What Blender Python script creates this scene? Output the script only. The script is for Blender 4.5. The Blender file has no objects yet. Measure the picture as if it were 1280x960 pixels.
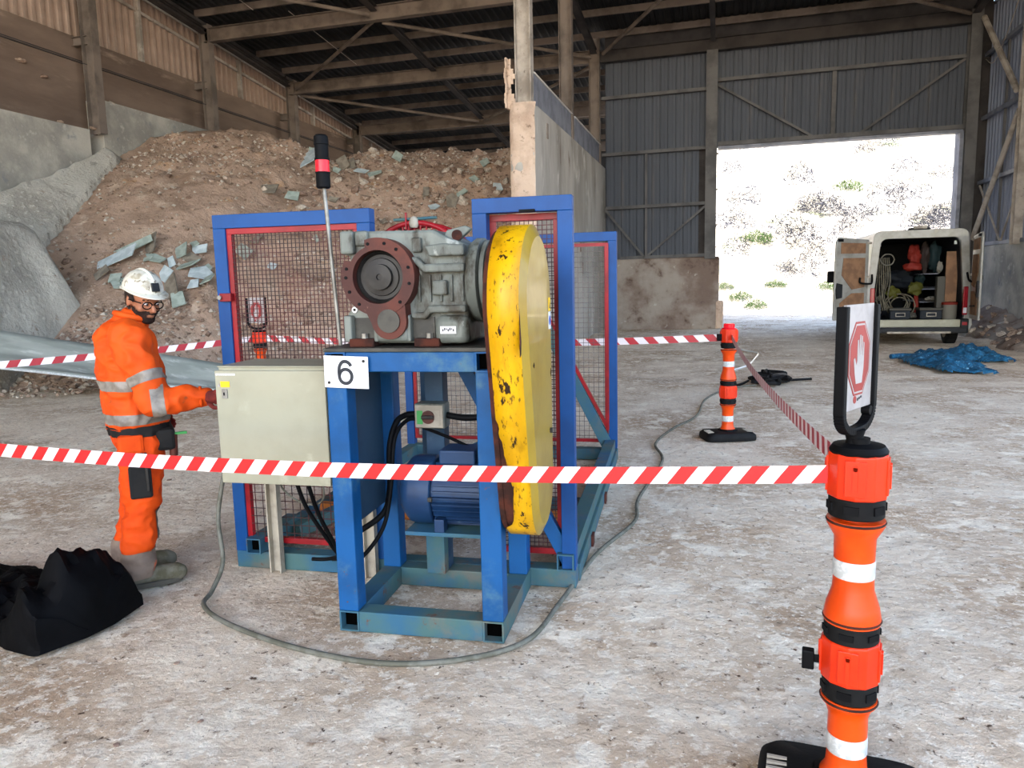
import bpy, bmesh, math, random
from mathutils import Vector, Matrix, Euler, noise
random.seed(7)
R = math.radians
sc = bpy.context.scene
COL = sc.collection

# ------------------------------------------------------------------ camera, sky, sun, exposure
cam_d = bpy.data.cameras.new('camera'); cam = bpy.data.objects.new('camera', cam_d); COL.objects.link(cam)
cam_d.sensor_width = 36.0; cam_d.lens = 925.7 / 1280 * 36.0; cam_d.clip_end = 500
_y, _p, _r = R(-15.944), R(7.757), R(-1.3256)
fw = Vector((math.sin(_y)*math.cos(_p), math.cos(_y)*math.cos(_p), -math.sin(_p)))
r0 = Vector((math.cos(_y), -math.sin(_y), 0)); u0 = r0.cross(fw)
rr = math.cos(_r)*r0 + math.sin(_r)*u0; uu = -math.sin(_r)*r0 + math.cos(_r)*u0
cam.matrix_world = Matrix(((rr.x, uu.x, -fw.x, 0), (rr.y, uu.y, -fw.y, 0), (rr.z, uu.z, -fw.z, 1.62), (0, 0, 0, 1)))
sc.camera = cam

world = bpy.data.worlds.new('sky'); sc.world = world; world.use_nodes = True
wn = world.node_tree.nodes; wl = world.node_tree.links
sky = wn.new('ShaderNodeTexSky'); sky.sky_type = 'NISHITA'; sky.sun_disc = False
sky.sun_elevation = R(46); sky.sun_rotation = R(190); sky.air_density = 1.0; sky.dust_density = 1.6; sky.ozone_density = 1.0
wl.new(sky.outputs['Color'], wn['Background'].inputs['Color']); wn['Background'].inputs['Strength'].default_value = 0.5

sun_d = bpy.data.lights.new('sun', 'SUN'); sun_d.energy = 7.0; sun_d.angle = R(0.6); sun_d.color = (1.0, 0.95, 0.86)
sun = bpy.data.objects.new('sun', sun_d); COL.objects.link(sun)
# the sun stands behind the camera, a little to its left, 46 degrees up; the roof keeps it off the floor in view
_sd = Vector((-0.17*math.cos(R(46)), -0.985*math.cos(R(46)), math.sin(R(46))))
sun.rotation_euler = _sd.to_track_quat('Z', 'Y').to_euler(); sun.location = (0, -20, 30)

sc.view_settings.view_transform = 'Standard'; sc.view_settings.look = 'None'
sc.view_settings.gamma = 1.0; sc.view_settings.use_curve_mapping = False
sc.view_settings.exposure = 1.08
sc.cycles.max_bounces = 7; sc.cycles.diffuse_bounces = 5; sc.cycles.glossy_bounces = 3
sc.cycles.use_denoising = True
sc.cycles.sample_clamp_indirect = 6

# ------------------------------------------------------------------ helpers
def lin(h):
    h = h.lstrip('#'); o = []
    for i in (0, 2, 4):
        c = int(h[i:i+2], 16)/255; o.append(c/12.92 if c <= .04045 else ((c+.055)/1.055)**2.4)
    return (*o, 1)

def mat(name, c1, c2=None, scale=4, lo=.4, hi=.6, rough=.6, metal=0, bump=0, bscale=30, layers=(), spec=.3, coords='Object', stretch=None, sheen=0, coat=0):
    m = bpy.data.materials.new(name); m.use_nodes = True
    N, L = m.node_tree.nodes, m.node_tree.links; b = N['Principled BSDF']
    b.inputs['Roughness'].default_value = rough; b.inputs['Metallic'].default_value = metal
    b.inputs['Specular IOR Level'].default_value = spec
    if coat: b.inputs['Coat Weight'].default_value = coat
    tc = N.new('ShaderNodeTexCoord'); src = tc.outputs[coords]
    if stretch:
        mp = N.new('ShaderNodeMapping'); mp.inputs['Scale'].default_value = stretch; L.new(src, mp.inputs['Vector']); src = mp.outputs[0]
    def ns(s, d=6, r=.6):
        n = N.new('ShaderNodeTexNoise'); n.inputs['Scale'].default_value = s; n.inputs['Detail'].default_value = d
        n.inputs['Roughness'].default_value = r; L.new(src, n.inputs['Vector']); return n.outputs['Fac']
    def ramp(f, a, z):
        q = N.new('ShaderNodeMapRange'); q.inputs['From Min'].default_value = a; q.inputs['From Max'].default_value = z; q.interpolation_type = 'SMOOTHSTEP'
        L.new(f, q.inputs['Value']); return q.outputs[0]
    cur = None
    if c2:
        mx = N.new('ShaderNodeMix'); mx.data_type = 'RGBA'; mx.inputs[6].default_value = lin(c1); mx.inputs[7].default_value = lin(c2)
        L.new(ramp(ns(scale), lo, hi), mx.inputs[0]); cur = mx.outputs[2]
    for (c, s, a, z) in layers:
        mx = N.new('ShaderNodeMix'); mx.data_type = 'RGBA'
        if cur: L.new(cur, mx.inputs[6])
        else: mx.inputs[6].default_value = lin(c1)
        mx.inputs[7].default_value = lin(c); L.new(ramp(ns(s, 8, .65), a, z), mx.inputs[0]); cur = mx.outputs[2]
    if cur: L.new(cur, b.inputs['Base Color'])
    else: b.inputs['Base Color'].default_value = lin(c1)
    if bump:
        bp = N.new('ShaderNodeBump'); bp.inputs['Strength'].default_value = 1; bp.inputs['Distance'].default_value = bump
        L.new(ns(bscale, 8, .65), bp.inputs['Height']); L.new(bp.outputs[0], b.inputs['Normal'])
    return m

def stripes_mat(name, ca, cb, period, slant):
    m = bpy.data.materials.new(name); m.use_nodes = True
    N, L = m.node_tree.nodes, m.node_tree.links; b = N['Principled BSDF']; b.inputs['Roughness'].default_value = .45
    tc = N.new('ShaderNodeTexCoord'); sp = N.new('ShaderNodeSeparateXYZ'); L.new(tc.outputs['UV'], sp.inputs[0])
    a = N.new('ShaderNodeMath'); a.operation = 'MULTIPLY_ADD'; a.inputs[1].default_value = slant; L.new(sp.outputs[1], a.inputs[0]); L.new(sp.outputs[0], a.inputs[2])
    d = N.new('ShaderNodeMath'); d.operation = 'DIVIDE'; d.inputs[1].default_value = period; L.new(a.outputs[0], d.inputs[0])
    f = N.new('ShaderNodeMath'); f.operation = 'FRACT'; L.new(d.outputs[0], f.inputs[0])
    g = N.new('ShaderNodeMath'); g.operation = 'GREATER_THAN'; g.inputs[1].default_value = .5; L.new(f.outputs[0], g.inputs[0])
    mx = N.new('ShaderNodeMix'); mx.data_type = 'RGBA'; mx.inputs[6].default_value = lin(ca); mx.inputs[7].default_value = lin(cb)
    L.new(g.outputs[0], mx.inputs[0]); L.new(mx.outputs[2], b.inputs['Base Color'])
    return m

class MB:
    def __init__(s): s.v = []; s.f = []; s.uv = None
    def add(s, vs, fs):
        n = len(s.v); s.v += [tuple(v) for v in vs]; s.f += [tuple(i+n for i in f) for f in fs]; return s
    def box(s, x0, x1, y0, y1, z0, z1, M=None):
        vs = [Vector((x, y, z)) for z in (z0, z1) for y in (y0, y1) for x in (x0, x1)]
        if M: vs = [M @ v for v in vs]
        return s.add(vs, [(0, 2, 3, 1), (4, 5, 7, 6), (0, 1, 5, 4), (2, 6, 7, 3), (0, 4, 6, 2), (1, 3, 7, 5)])
    def bar(s, p, q, w, h=None, up=(0, 0, 1)):      # rectangular bar p->q, w sideways, h along up
        p, q = Vector(p), Vector(q); h = h or w; d = (q-p).normalized(); up = Vector(up)
        if abs(d.dot(up)) > .98: up = Vector((0, 1, 0))
        x = d.cross(up).normalized(); y = x.cross(d)
        vs = [c + x*(a*w/2) + y*(b*h/2) for c in (p, q) for a, b in ((-1, -1), (1, -1), (1, 1), (-1, 1))]
        return s.add(vs, [(3, 2, 1, 0), (4, 5, 6, 7), (0, 1, 5, 4), (1, 2, 6, 5), (2, 3, 7, 6), (3, 0, 4, 7)])
    def ibeam(s, p, q, w, h, t=.012, up=(0, 0, 1)):
        p, q, up = Vector(p), Vector(q), Vector(up); d = (q-p).normalized()
        x = d.cross(up).normalized(); y = x.cross(d)
        for o, a, b in ((y*(h/2-t/2), w, t), (y*(-h/2+t/2), w, t), (y*0, t, h-2*t)):
            s.bar(p+o, q+o, a, b, up=y)
        return s
    def tube(s, pts, r, n=10, cap=True, closed=False):
        pts = [Vector(p) for p in pts]; rs = r if isinstance(r, (list, tuple)) else [r]*len(pts); rings = []; prev = None
        for i, p in enumerate(pts):
            if closed: d = pts[(i+1) % len(pts)] - pts[i-1]
            else: d = pts[min(i+1, len(pts)-1)] - pts[max(i-1, 0)]
            d.normalize()
            x = (prev - d*prev.dot(d)) if prev else d.orthogonal()
            if x.length < 1e-5: x = d.orthogonal()
            x.normalize(); prev = x; y = d.cross(x)
            rings.append([p + (x*math.cos(2*math.pi*k/n) + y*math.sin(2*math.pi*k/n))*rs[i] for k in range(n)])
        vs = [v for g in rings for v in g]; fs = []
        m = len(pts)
        for i in range(m if closed else m-1):
            j = (i+1) % m
            for k in range(n): fs.append((i*n+k, i*n+(k+1) % n, j*n+(k+1) % n, j*n+k))
        if cap and not closed: fs += [tuple(reversed(range(n))), tuple((m-1)*n+k for k in range(n))]
        return s.add(vs, fs)
    def lathe(s, prof, n=24, M=None):      # prof [(r,z)]
        vs = [Vector((a*math.cos(2*math.pi*k/n), a*math.sin(2*math.pi*k/n), z)) for a, z in prof for k in range(n)]
        if M: vs = [M @ v for v in vs]
        m = len(prof); fs = [(i*n+k, i*n+(k+1) % n, (i+1)*n+(k+1) % n, (i+1)*n+k) for i in range(m-1) for k in range(n)]
        fs += [tuple(reversed(range(n))), tuple((m-1)*n+k for k in range(n))]
        return s.add(vs, fs)
    def prism(s, poly, a, b, ax='z', M=None):   # polygon extruded along an axis
        def P(u, v, w): return Vector({'z': (u, v, w), 'y': (u, w, v), 'x': (w, u, v)}[ax])
        vs = [P(u, v, w) for w in (a, b) for u, v in poly]; n = len(poly)
        if M: vs = [M @ v for v in vs]
        fs = [tuple(reversed(range(n))), tuple(range(n, 2*n))] + [(i, (i+1) % n, n+(i+1) % n, n+i) for i in range(n)]
        return s.add(vs, fs)
    def frame(s, x0, x1, z0, z1, y0, y1, w):     # rectangular frame in the xz plane
        s.box(x0, x1, y0, y1, z1-w, z1).box(x0, x1, y0, y1, z0, z0+w).box(x0, x0+w, y0, y1, z0+w, z1-w); return s.box(x1-w, x1, y0, y1, z0+w, z1-w)
    def mesh(s, name, m=None, smooth=None):
        me = bpy.data.meshes.new(name); me.from_pydata(s.v, [], s.f)
        bm = bmesh.new(); bm.from_mesh(me); bmesh.ops.recalc_face_normals(bm, faces=bm.faces); bm.to_mesh(me); bm.free()
        if m: me.materials.append(m)
        if smooth is not None:
            for p in me.polygons: p.use_smooth = True
            me.set_sharp_from_angle(angle=R(smooth))
        return me
    def build(s, name, m, parent=None, smooth=None, bevel=0, **tags):
        o = bpy.data.objects.new(name, s.mesh(name, m, smooth)); COL.objects.link(o); o.parent = parent
        if bevel:
            md = o.modifiers.new('bevel', 'BEVEL'); md.width = bevel; md.segments = 2; md.limit_method = 'ANGLE'
        return tag(o, **tags)

def tag(o, label=None, cat=None, group=None, kind=None):
    for k, v in (('label', label), ('category', cat), ('group', group), ('kind', kind)):
        if v: o[k] = v
    return o
def empty(name, loc, rz=0, label=None, cat=None, group=None, rot=None):
    o = bpy.data.objects.new(name, None); o.location = loc; o.rotation_euler = rot or (0, 0, rz); COL.objects.link(o); o.empty_display_size = .1
    return tag(o, label, cat, group)
def children(o): return [c for c in bpy.data.objects if c.parent == o]
def copy_tree(o, parent=None):
    c = o.copy(); COL.objects.link(c); c.parent = parent
    for ch in children(o): copy_tree(ch, c)
    return c
def inst(me, name, parent, loc=(0, 0, 0), rot=(0, 0, 0), scale=(1, 1, 1), **tags):
    o = bpy.data.objects.new(name, me); COL.objects.link(o); o.parent = parent; o.location = loc; o.rotation_euler = rot; o.scale = scale
    return tag(o, **tags)
def T(x, y, z): return Matrix.Translation((x, y, z))
def RX(a): return Matrix.Rotation(a, 4, 'X')
def RY(a): return Matrix.Rotation(a, 4, 'Y')
def RZ(a): return Matrix.Rotation(a, 4, 'Z')
def smooth_path(pts, n=8):
    pts = [Vector(p) for p in pts]; out = []
    for i in range(len(pts)-1):
        a, b, c, d = pts[max(i-1, 0)], pts[i], pts[i+1], pts[min(i+2, len(pts)-1)]
        for k in range(n):
            t = k/n; out.append(.5*((2*b)+(-a+c)*t+(2*a-5*b+4*c-d)*t*t+(-a+3*b-3*c+d)*t**3))
    return out + [pts[-1]]
def text_mesh(body, size, name='text', offset=0):
    cu = bpy.data.curves.new(name, 'FONT'); cu.body = body; cu.size = size; cu.align_x = 'CENTER'; cu.align_y = 'CENTER'; cu.extrude = .0006; cu.offset = offset
    o = bpy.data.objects.new(name, cu); COL.objects.link(o); bpy.context.view_layer.update()
    me = bpy.data.meshes.new_from_object(o.evaluated_get(bpy.context.evaluated_depsgraph_get()))
    bpy.data.objects.remove(o); return me
def add_text(body, size, m, parent, loc, rot, name='lettering'):
    me = text_mesh(body, size); me.materials.clear(); me.materials.append(m)
    return inst(me, name, parent, loc, rot)
def fbm(x, y, z=0, o=4, s=1.0):
    t = 0; a = 1
    for _ in range(o): t += a*noise.noise(Vector((x*s, y*s, z*s))); a *= .5; s *= 2.05
    return t

# ------------------------------------------------------------------ materials
M_ = {}
M_['ground'] = mat('dusty_ground', '#e2d0b8', '#b59a7e', .8, .36, .66, .95, bump=.03, bscale=9, spec=.1,
    layers=[('#f0e3cd', 3.5, .52, .62), ('#8a6f5a', .55, .58, .72), ('#e2d3be', 14, .5, .62), ('#a58c74', 9, .60, .70), ('#f6ebd8', 45, .56, .66), ('#5c4839', 26, .60, .69), ('#4c3b30', 70, .64, .70)])
M_['pile'] = mat('rubble_fines', '#c0a28c', '#a58a76', .9, .35, .65, .98, bump=.08, bscale=6, spec=.05,
    layers=[('#cdb49e', 2, .52, .66), ('#8b705d', 4, .57, .70), ('#bd9673', 1.1, .58, .70), ('#e2d5c6', 18, .64, .70), ('#7a6350', 26, .63, .71)])
M_['fines'] = mat('grey_dust_heap', '#c2bbae', '#a39c91', .8, .4, .65, .95, bump=.05, bscale=9, spec=.1, layers=[('#cdc6b9', 9, .55, .66), ('#8f8a82', 2.2, .56, .72), ('#9d8a7a', 5, .60, .72)])
M_['concrete'] = mat('central_concrete', '#bdb6ac', '#999288', .7, .4, .65, .9, bump=.012, bscale=12, spec=.15, stretch=(1, 1, .35),
    layers=[('#d0cac0', 3, .55, .7), ('#7c6a5c', 1.4, .62, .74)])
M_['concrete_pink'] = mat('broken_concrete_face', '#d8bfa9', '#bfa48f', 2.5, .4, .65, .95, bump=.03, bscale=14, spec=.1, layers=[('#937c6a', 7, .6, .7)])
M_['wall_brown'] = mat('dusty_wall_concrete', '#8a7668', '#6b5a4f', .6, .35, .65, .95, bump=.01, bscale=8, spec=.1, stretch=(1, .25, 1), layers=[('#a08b7b', 2, .55, .7)])
M_['wall_grey'] = mat('grey_lining', '#bdb7ab', '#96928a', 1.0, .38, .62, .9, bump=.015, bscale=7, spec=.15, layers=[('#bcb6ab', 4, .56, .7), ('#7b7e84', 1.7, .58, .72)])
M_['wall_stained'] = mat('stained_concrete', '#a3988d', '#7d6b60', .8, .38, .6, .95, bump=.02, bscale=9, spec=.1, layers=[('#5d4c43', 1.6, .55, .68), ('#bdb5aa', 3, .6, .7)])
M_['steel'] = mat('dusty_brown_steel', '#7d7066', '#61574f', 1.5, .4, .65, .85, bump=.002, bscale=40, spec=.2)
M_['steel_light'] = mat('pale_dusty_and_lit_steel', '#b7aca0', '#8f857a', 2, .4, .65, .8, spec=.2, layers=[('#6f6459', 7, .6, .7)])
M_['steel_dark'] = mat('dark_dusty_steel', '#484341', '#383433', 1.5, .4, .65, .8, spec=.2)
M_['steel_blue'] = mat('blue_grey_steel', '#8f9099', '#73757e', 2, .4, .65, .6, metal=.2, spec=.3)
M_['cladding'] = mat('grey_cladding', '#55585f', '#474a51', .7, .35, .65, .7, spec=.3, stretch=(1, 1, .3), layers=[('#5f5e60', 3, .56, .7)])
M_['cladding_left'] = mat('dusty_cladding', '#b59c8b', '#9a8475', .7, .35, .65, .85, spec=.2)
M_['roof'] = mat('roof_sheet', '#3b3a3a', '#2c2b2b', .8, .35, .65, .8, spec=.2)
M_['pale_strip'] = mat('pale_flange_and_daylight', '#cfc8c0', rough=.6)  # flange paint; also paints the daylight gap above the left cladding
M_['blue'] = mat('worn_blue_paint', '#004c84', '#004274', 3, .4, .65, .55, bump=.0006, bscale=60, layers=[('#456a7c', 2.6, .55, .72), ('#5d3826', 13, .66, .71)])
M_['blue_clean'] = mat('bright_blue_paint', '#004380', '#003a72', 3, .4, .65, .5, layers=[('#6b4a3c', 18, .73, .76)])
M_['blue_dusty'] = mat('dusty_blue_paint', '#2c5872', '#41605f', 3, .35, .6, .7, bump=.001, bscale=40, layers=[('#5d5f57', 4, .50, .68), ('#5f3d2c', 9, .62, .70)])
M_['blue_dark'] = mat('dark_blue_plate', '#2c4a63', '#27415a', 3, .4, .6, .5, layers=[('#42586a', 5, .58, .7)])
M_['motor_blue'] = mat('motor_blue', '#183659', '#142c4c', 4, .4, .6, .45, layers=[('#4a5e70', 6, .62, .72)])
M_['red'] = mat('guard_red_paint', '#93131d', '#7a0f17', 4, .4, .6, .4)
M_['wire'] = mat('dark_red_wire', '#4d1a1d', '#301b1a', 5, .4, .6, .55)
M_['wire_grey'] = mat('grey_brown_wire', '#6b5a55', '#4c4341', 5, .4, .6, .55)
M_['yellow'] = mat('chipped_yellow_paint', '#cf9d08', '#c08d06', 3, .4, .65, .38, bump=.0008, bscale=30, stretch=(3.2, 3.2, .9),
    layers=[('#a87a05', 3.2, .56, .68), ('#6e5010', 16, .58, .64), ('#2c1c0c', 7, .61, .63), ('#3a2710', 40, .66, .69)])
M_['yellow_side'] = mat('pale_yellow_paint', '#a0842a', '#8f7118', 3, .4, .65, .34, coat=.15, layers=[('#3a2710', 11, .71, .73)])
M_['rust'] = mat('dark_rust', '#4a2317', '#2d1711', 14, .4, .6, .9, bump=.002, bscale=50)
M_['rust_flange'] = mat('brown_primer_flange', '#55281d', '#41201a', 6, .4, .6, .6, bump=.0008, bscale=50, layers=[('#8d6a58', 12, .64, .72)])
M_['cast'] = mat('grey_cast_housing', '#747972', '#5c605a', 4, .38, .62, .5, bump=.0012, bscale=45, layers=[('#38342b', 6, .52, .64), ('#989b93', 9, .60, .68)], stretch=(1, 1, .5))
M_['cast_dark'] = mat('oily_cast_metal', '#3f3d37', '#2b2a26', 7, .4, .6, .45, bump=.001, bscale=40, layers=[('#6a665b', 9, .6, .7)])
M_['steel_hub'] = mat('dark_machined_steel', '#2d2b29', '#201e1d', 9, .4, .6, .45, metal=.3)
M_['steel_bright'] = mat('bright_steel', '#8e8c86', '#6b6862', 8, .4, .6, .4, metal=.4)
M_['void'] = mat('tube_shade', '#050505', rough=1, spec=0)  # near-black colour standing for the shade inside open tubes
M_['steel_grey'] = mat('grey_dusty_steel', '#6c6967', '#565453', 1.5, .4, .65, .8, spec=.2)
M_['cladding_right'] = mat('doorlit_cladding', '#8f95a6', '#7b8191', .7, .35, .65, .6, spec=.3)  # lighter copy of the cladding; daylight from the doorway put into the colour
M_['beige'] = mat('beige_powder_coat', '#9a9783', '#928f7b', 2, .4, .6, .38, bump=.0004, bscale=180, layers=[('#a29f8b', 5, .55, .7)])
M_['beige_dark'] = mat('weathered_strut', '#a59c8c', '#8a8174', 6, .4, .6, .6)
M_['black'] = mat('black_plastic', '#08080a', '#0d0e10', 6, .4, .6, .6, spec=.1)
M_['rubber'] = mat('black_rubber', '#0d0d0e', '#151515', 9, .4, .6, .65, bump=.001, bscale=60, spec=.15)
M_['orange'] = mat('orange_plastic', '#d9480a', '#cb3f05', 5, .4, .6, .35, bump=.0003, bscale=60)
M_['orange_red'] = mat('orange_red_plastic', '#dc3410', '#ce2d0c', 5, .4, .6, .35)
M_['white'] = mat('white_plastic', '#d9d9dc', rough=.35)
M_['reflect'] = mat('white_reflective_band', '#c9cbca', '#b3b6b5', 40, .45, .55, .3)
M_['sign_white'] = mat('dusty_white_panel', '#a09a97', '#8c8784', 8, .4, .65, .5)
M_['sign_red'] = mat('faded_sign_red', '#8c2725', '#7c1f1d', 5, .4, .6, .5)
M_['ink'] = mat('dark_ink', '#22262e', rough=.5)
M_['red_lens'] = mat('red_lens', '#e01a2a', rough=.2)
M_['label_yellow'] = mat('label_yellow', '#f0c020', rough=.5)
M_['label_blue'] = mat('label_blue', '#2a4aa0', rough=.5)
M_['green'] = mat('switch_green', '#3f8f4a', rough=.5)
M_['cable'] = mat('grey_cable', '#6d6c62', '#565549', 12, .4, .6, .6)
M_['pipe_orange'] = mat('orange_pipe', '#b5692a', '#8d5323', 6, .4, .6, .5)
M_['tape_a'] = stripes_mat('red_white_tape', '#dcd5d8', '#b4030b', .104, -.78)
M_['tape_b'] = stripes_mat('red_white_tape_far', '#dcd2d2', '#a81824', .2, .9)
M_['tape_c'] = stripes_mat('red_white_tape_side', '#e0cece', '#a81c2a', .1, -.3)
M_['tape_d'] = stripes_mat('red_white_tape_left', '#dcd2d2', '#a01a28', .2, -.6)
M_['bag'] = mat('black_sheeting', '#030304', '#060608', 4, .4, .6, .7, bump=.004, bscale=9, layers=[('#5b5a56', 12, .68, .76)], spec=.08)
M_['net'] = mat('blue_netting', '#246488', '#17425f', 14, .4, .6, .6, bump=.01, bscale=40, layers=[('#7fb0c8', 20, .58, .68)])
M_['board'] = [mat('plasterboard_a', '#a9b3a8', '#939d92', 5, .4, .6, .9), mat('plasterboard_b', '#c6cfd0', '#aeb9bb', 5, .4, .6, .9), mat('plasterboard_c', '#8f8576', '#776d60', 5, .4, .6, .9)]
M_['stone'] = [mat('stone_a', '#b09884', '#8d7564', 7, .4, .6, .95), mat('stone_b', '#cfc2b2', '#b3a392', 7, .4, .6, .95), mat('stone_c', '#94796a', '#7a6454', 7, .4, .6, .95)]
M_['sheet'] = mat('grey_green_liner', '#a9ada5', '#92978f', 1.2, .4, .6, .45, stretch=(.4, 3, 3), layers=[('#c5c7c0', 3, .56, .7)])
M_['hill'] = mat('dry_hillside', '#b9b0a4', '#9f9684', .3, .4, .6, 1, layers=[('#7c8a5a', .25, .56, .7), ('#7e7b7a', 1.6, .56, .62), ('#3e3c3e', 6, .60, .64)], spec=.05)
M_['twig'] = mat('dry_twigs', '#2f2f36', '#222228', 3, .4, .6, .9)
M_['leaf'] = mat('olive_leaves', '#2c4a1c', '#435024', 3, .4, .6, .8)
M_['van_white'] = mat('dirty_shaded_van_paint', '#8f8d86', '#78746b', 2.5, .4, .65, .35, coat=.3, layers=[('#8f887b', 5, .6, .72)])  # dirt, plus a darker base standing in for the shade on the van
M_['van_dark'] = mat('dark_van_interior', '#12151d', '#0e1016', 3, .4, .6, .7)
M_['van_trim'] = mat('grey_black_bumper', '#1f2022', '#17181a', 5, .4, .6, .6)
M_['ply'] = mat('brown_hardboard', '#856348', '#70533d', 5, .4, .6, .8)
M_['tail'] = mat('red_tail_lamp', '#8f1420', rough=.2, coat=.5)
M_['glass_white'] = mat('pale_lamp_lens', '#d9dcdc', rough=.2)
M_['rope'] = mat('pale_rope', '#666050', '#4f4a3d', 12, .4, .6, .8)
M_['clutter'] = [mat('clutter_'+str(i), c, rough=.7) for i, c in enumerate(('#6e1a0c', '#45440f', '#191d23', '#47443c', '#382d24', '#0e2021', '#261b16', '#69655b'))]
# ------------------------------------------------------------------ ground
def ground_z(x, y):
    r = fbm(x, y, 3, 3, .35)*.012 + fbm(x, y, 7, 3, 2.2)*.008
    k = min(1, max(0, (y-9)/6))
    return min(.012, r) + k*.035*fbm(x*1.0, y*2.5, 5, 3, .9) - .012
gx0, gx1, gy0, gy1 = -17.0, 13.0, -2.0, 40.0
mb = MB(); nx, ny = 250, 350
for j in range(ny+1):
    y = gy0 + (gy1-gy0)*j/ny
    for i in range(nx+1):
        x = gx0 + (gx1-gx0)*i/nx; mb.v.append((x, y, ground_z(x, y)))
for j in range(ny):
    for i in range(nx): a = j*(nx+1)+i; mb.f.append((a, a+1, a+nx+2, a+nx+1))
floor = mb.build('floor', M_['ground'], smooth=60, kind='structure')
MB().box(-200, 200, -200, 200, -.6, -.12).build('trim_1', M_['ground'], kind='structure', label='open pale ground around the shed')

# ------------------------------------------------------------------ pile height functions (metres)
CR = [(-15.5,17.6,5.75),(-14.2,18.5,6.1),(-13.5,19,6.24),(-12.5,19,6.0),(-11.4,19,5.45),(-10.9,19.3,5.1),(-10.4,20.3,5.5),(-9.2,21,5.6),(-7.8,21,5.45),(-6.8,21,5.42),(-5.9,21,5.5),(-4.3,21,5.2)]
TO = [(-15.5,9),(-11.7,9.5),(-10.2,10.2),(-9.3,12),(-6.5,15),(-5.2,16.6),(-4.3,17.2)]
def itp(Tb, x, k=1):
    if x <= Tb[0][0]: return Tb[0][k]
    for a, b in zip(Tb, Tb[1:]):
        if x <= b[0]: t = (x-a[0])/(b[0]-a[0]); return a[k]+(b[k]-a[k])*t
    return Tb[-1][k]
def hp(x, y):
    yc = itp(CR, x, 1); zc = itp(CR, x, 2); yt = itp(TO, x, 1); t = (y-yt)/(yc-yt)
    if t <= 0: return 0.
    if t >= 1: return zc-(y-yc)*.12
    return zc*(1.12*t-.12*t**3)*min(1, t/.12)**.5
def hpile(x, y):
    h = hp(x, y)
    if h <= 0: return -.12
    a = min(1, h/.5)
    up = min(1, max(0, (h-3.2)/1.5)) if x > -14 else .4
    if x > -10.5: up = max(up, .7)
    n = fbm(x, y, 1, 3, .45)*.18 + fbm(x, y, 2, 4, 1.6)*(.03+.09*up)
    rg = abs(fbm(x, y, 9, 3, 2.6))*(.02+.12*up)
    return h*1.0 + (n+rg-.05)*a - .02
def hblock(x, y):
    e2 = -14.0-.3*(y-13)+.12*fbm(x, y, 4, 3, 1.2)-x
    if e2 > 0 and 11.6 < y < 16.4: return max(hblock0(x, y), hp(x, y)+(.05+.12*min(1, e2/.15)+.55*e2)*min(1, (16.4-y)/.3)+fbm(x, y, 8, 4, .8)*.12)
    return hblock0(x, y)
def hblock0(x, y):
    ex = -11.7-.09*(y-9.5)+.15*fbm(x, y, 4, 2, .9); m = min(ex-x, 12.0+.2*fbm(x, y, 6, 2, 1)-y, y-9.35)
    if m <= 0: return -.3
    return (2.9+.22*max(0, -12.6-x))*min(1, m/.75)**.6 + fbm(x, y, 8, 5, .8)*.16
def heightfield(fn, x0, x1, y0, y1, st, name, m, **tags):
    mb = MB(); nx = int((x1-x0)/st); ny = int((y1-y0)/st)
    for j in range(ny+1):
        for i in range(nx+1):
            x = x0+(x1-x0)*i/nx; y = y0+(y1-y0)*j/ny; mb.v.append((x, y, fn(x, y)))
    for j in range(ny):
        for i in range(nx):
            a = j*(nx+1)+i
            if max(mb.v[q][2] for q in (a, a+1, a+nx+2, a+nx+1)) > -.1: mb.f.append((a, a+1, a+nx+2, a+nx+1))
    o = mb.build(name, m, smooth=50, **tags)
    bm = bmesh.new(); bm.from_mesh(o.data); bmesh.ops.delete(bm, geom=[v for v in bm.verts if not v.link_faces], context='VERTS'); bm.to_mesh(o.data); bm.free()
    return o
def keep(x, y): return x > -15.3 and x < -4.38
pile = heightfield(lambda x, y: hpile(x, y), -15.28, -4.40, 8.6, 27, .075, 'rubble_pile', M_['pile'],
    label='huge brown heap of crushed plasterboard rubble between the two walls', cat='rubble pile')
block = heightfield(hblock, -15.28, -11.2, 9.3, 16.5, .07, 'dust_heap', M_['fines'],
    label='steep pale grey heap of caked dust against the left wall', cat='dust heap')

def stone_mesh(seed, m):
    rd = random.Random(seed); bm = bmesh.new(); bmesh.ops.create_icosphere(bm, subdivisions=1, radius=.5)
    for v in bm.verts: v.co = Vector((v.co.x*rd.uniform(.8, 1.25), v.co.y*rd.uniform(.6, 1.1), v.co.z*rd.uniform(.35, .8)))
    me = bpy.data.meshes.new('stone'); bm.to_mesh(me); bm.free(); me.materials.append(m); return me
stones = [stone_mesh(i, M_['stone'][i % 3]) for i in range(9)]
rd = random.Random(3)
# the bigger loose stones and chips, children of the heap
cnt = 0
while cnt < 280:
    x = rd.uniform(-14.5, -4.8); y = rd.uniform(9, 20.5)
    if not (0.02 < hp(x, y) < 5.6) or hblock(x, y) > 0: continue
    if rd.random() > (.9 if hp(x, y) < 1.3 or (hp(x, y) > 3.6 and x > -10.5) else .08): continue
    s = rd.choice((.1, .13, .17, .22, .3)) * (1.1 if hp(x, y) > 3.5 else .8)
    inst(stones[rd.randrange(9)], 'stone', pile, (x, y, hpile(x, y)+s*.1), (rd.uniform(-.5, .8), rd.uniform(-.5, .5), rd.uniform(0, 6)), (s, s, s)); cnt += 1
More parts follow.
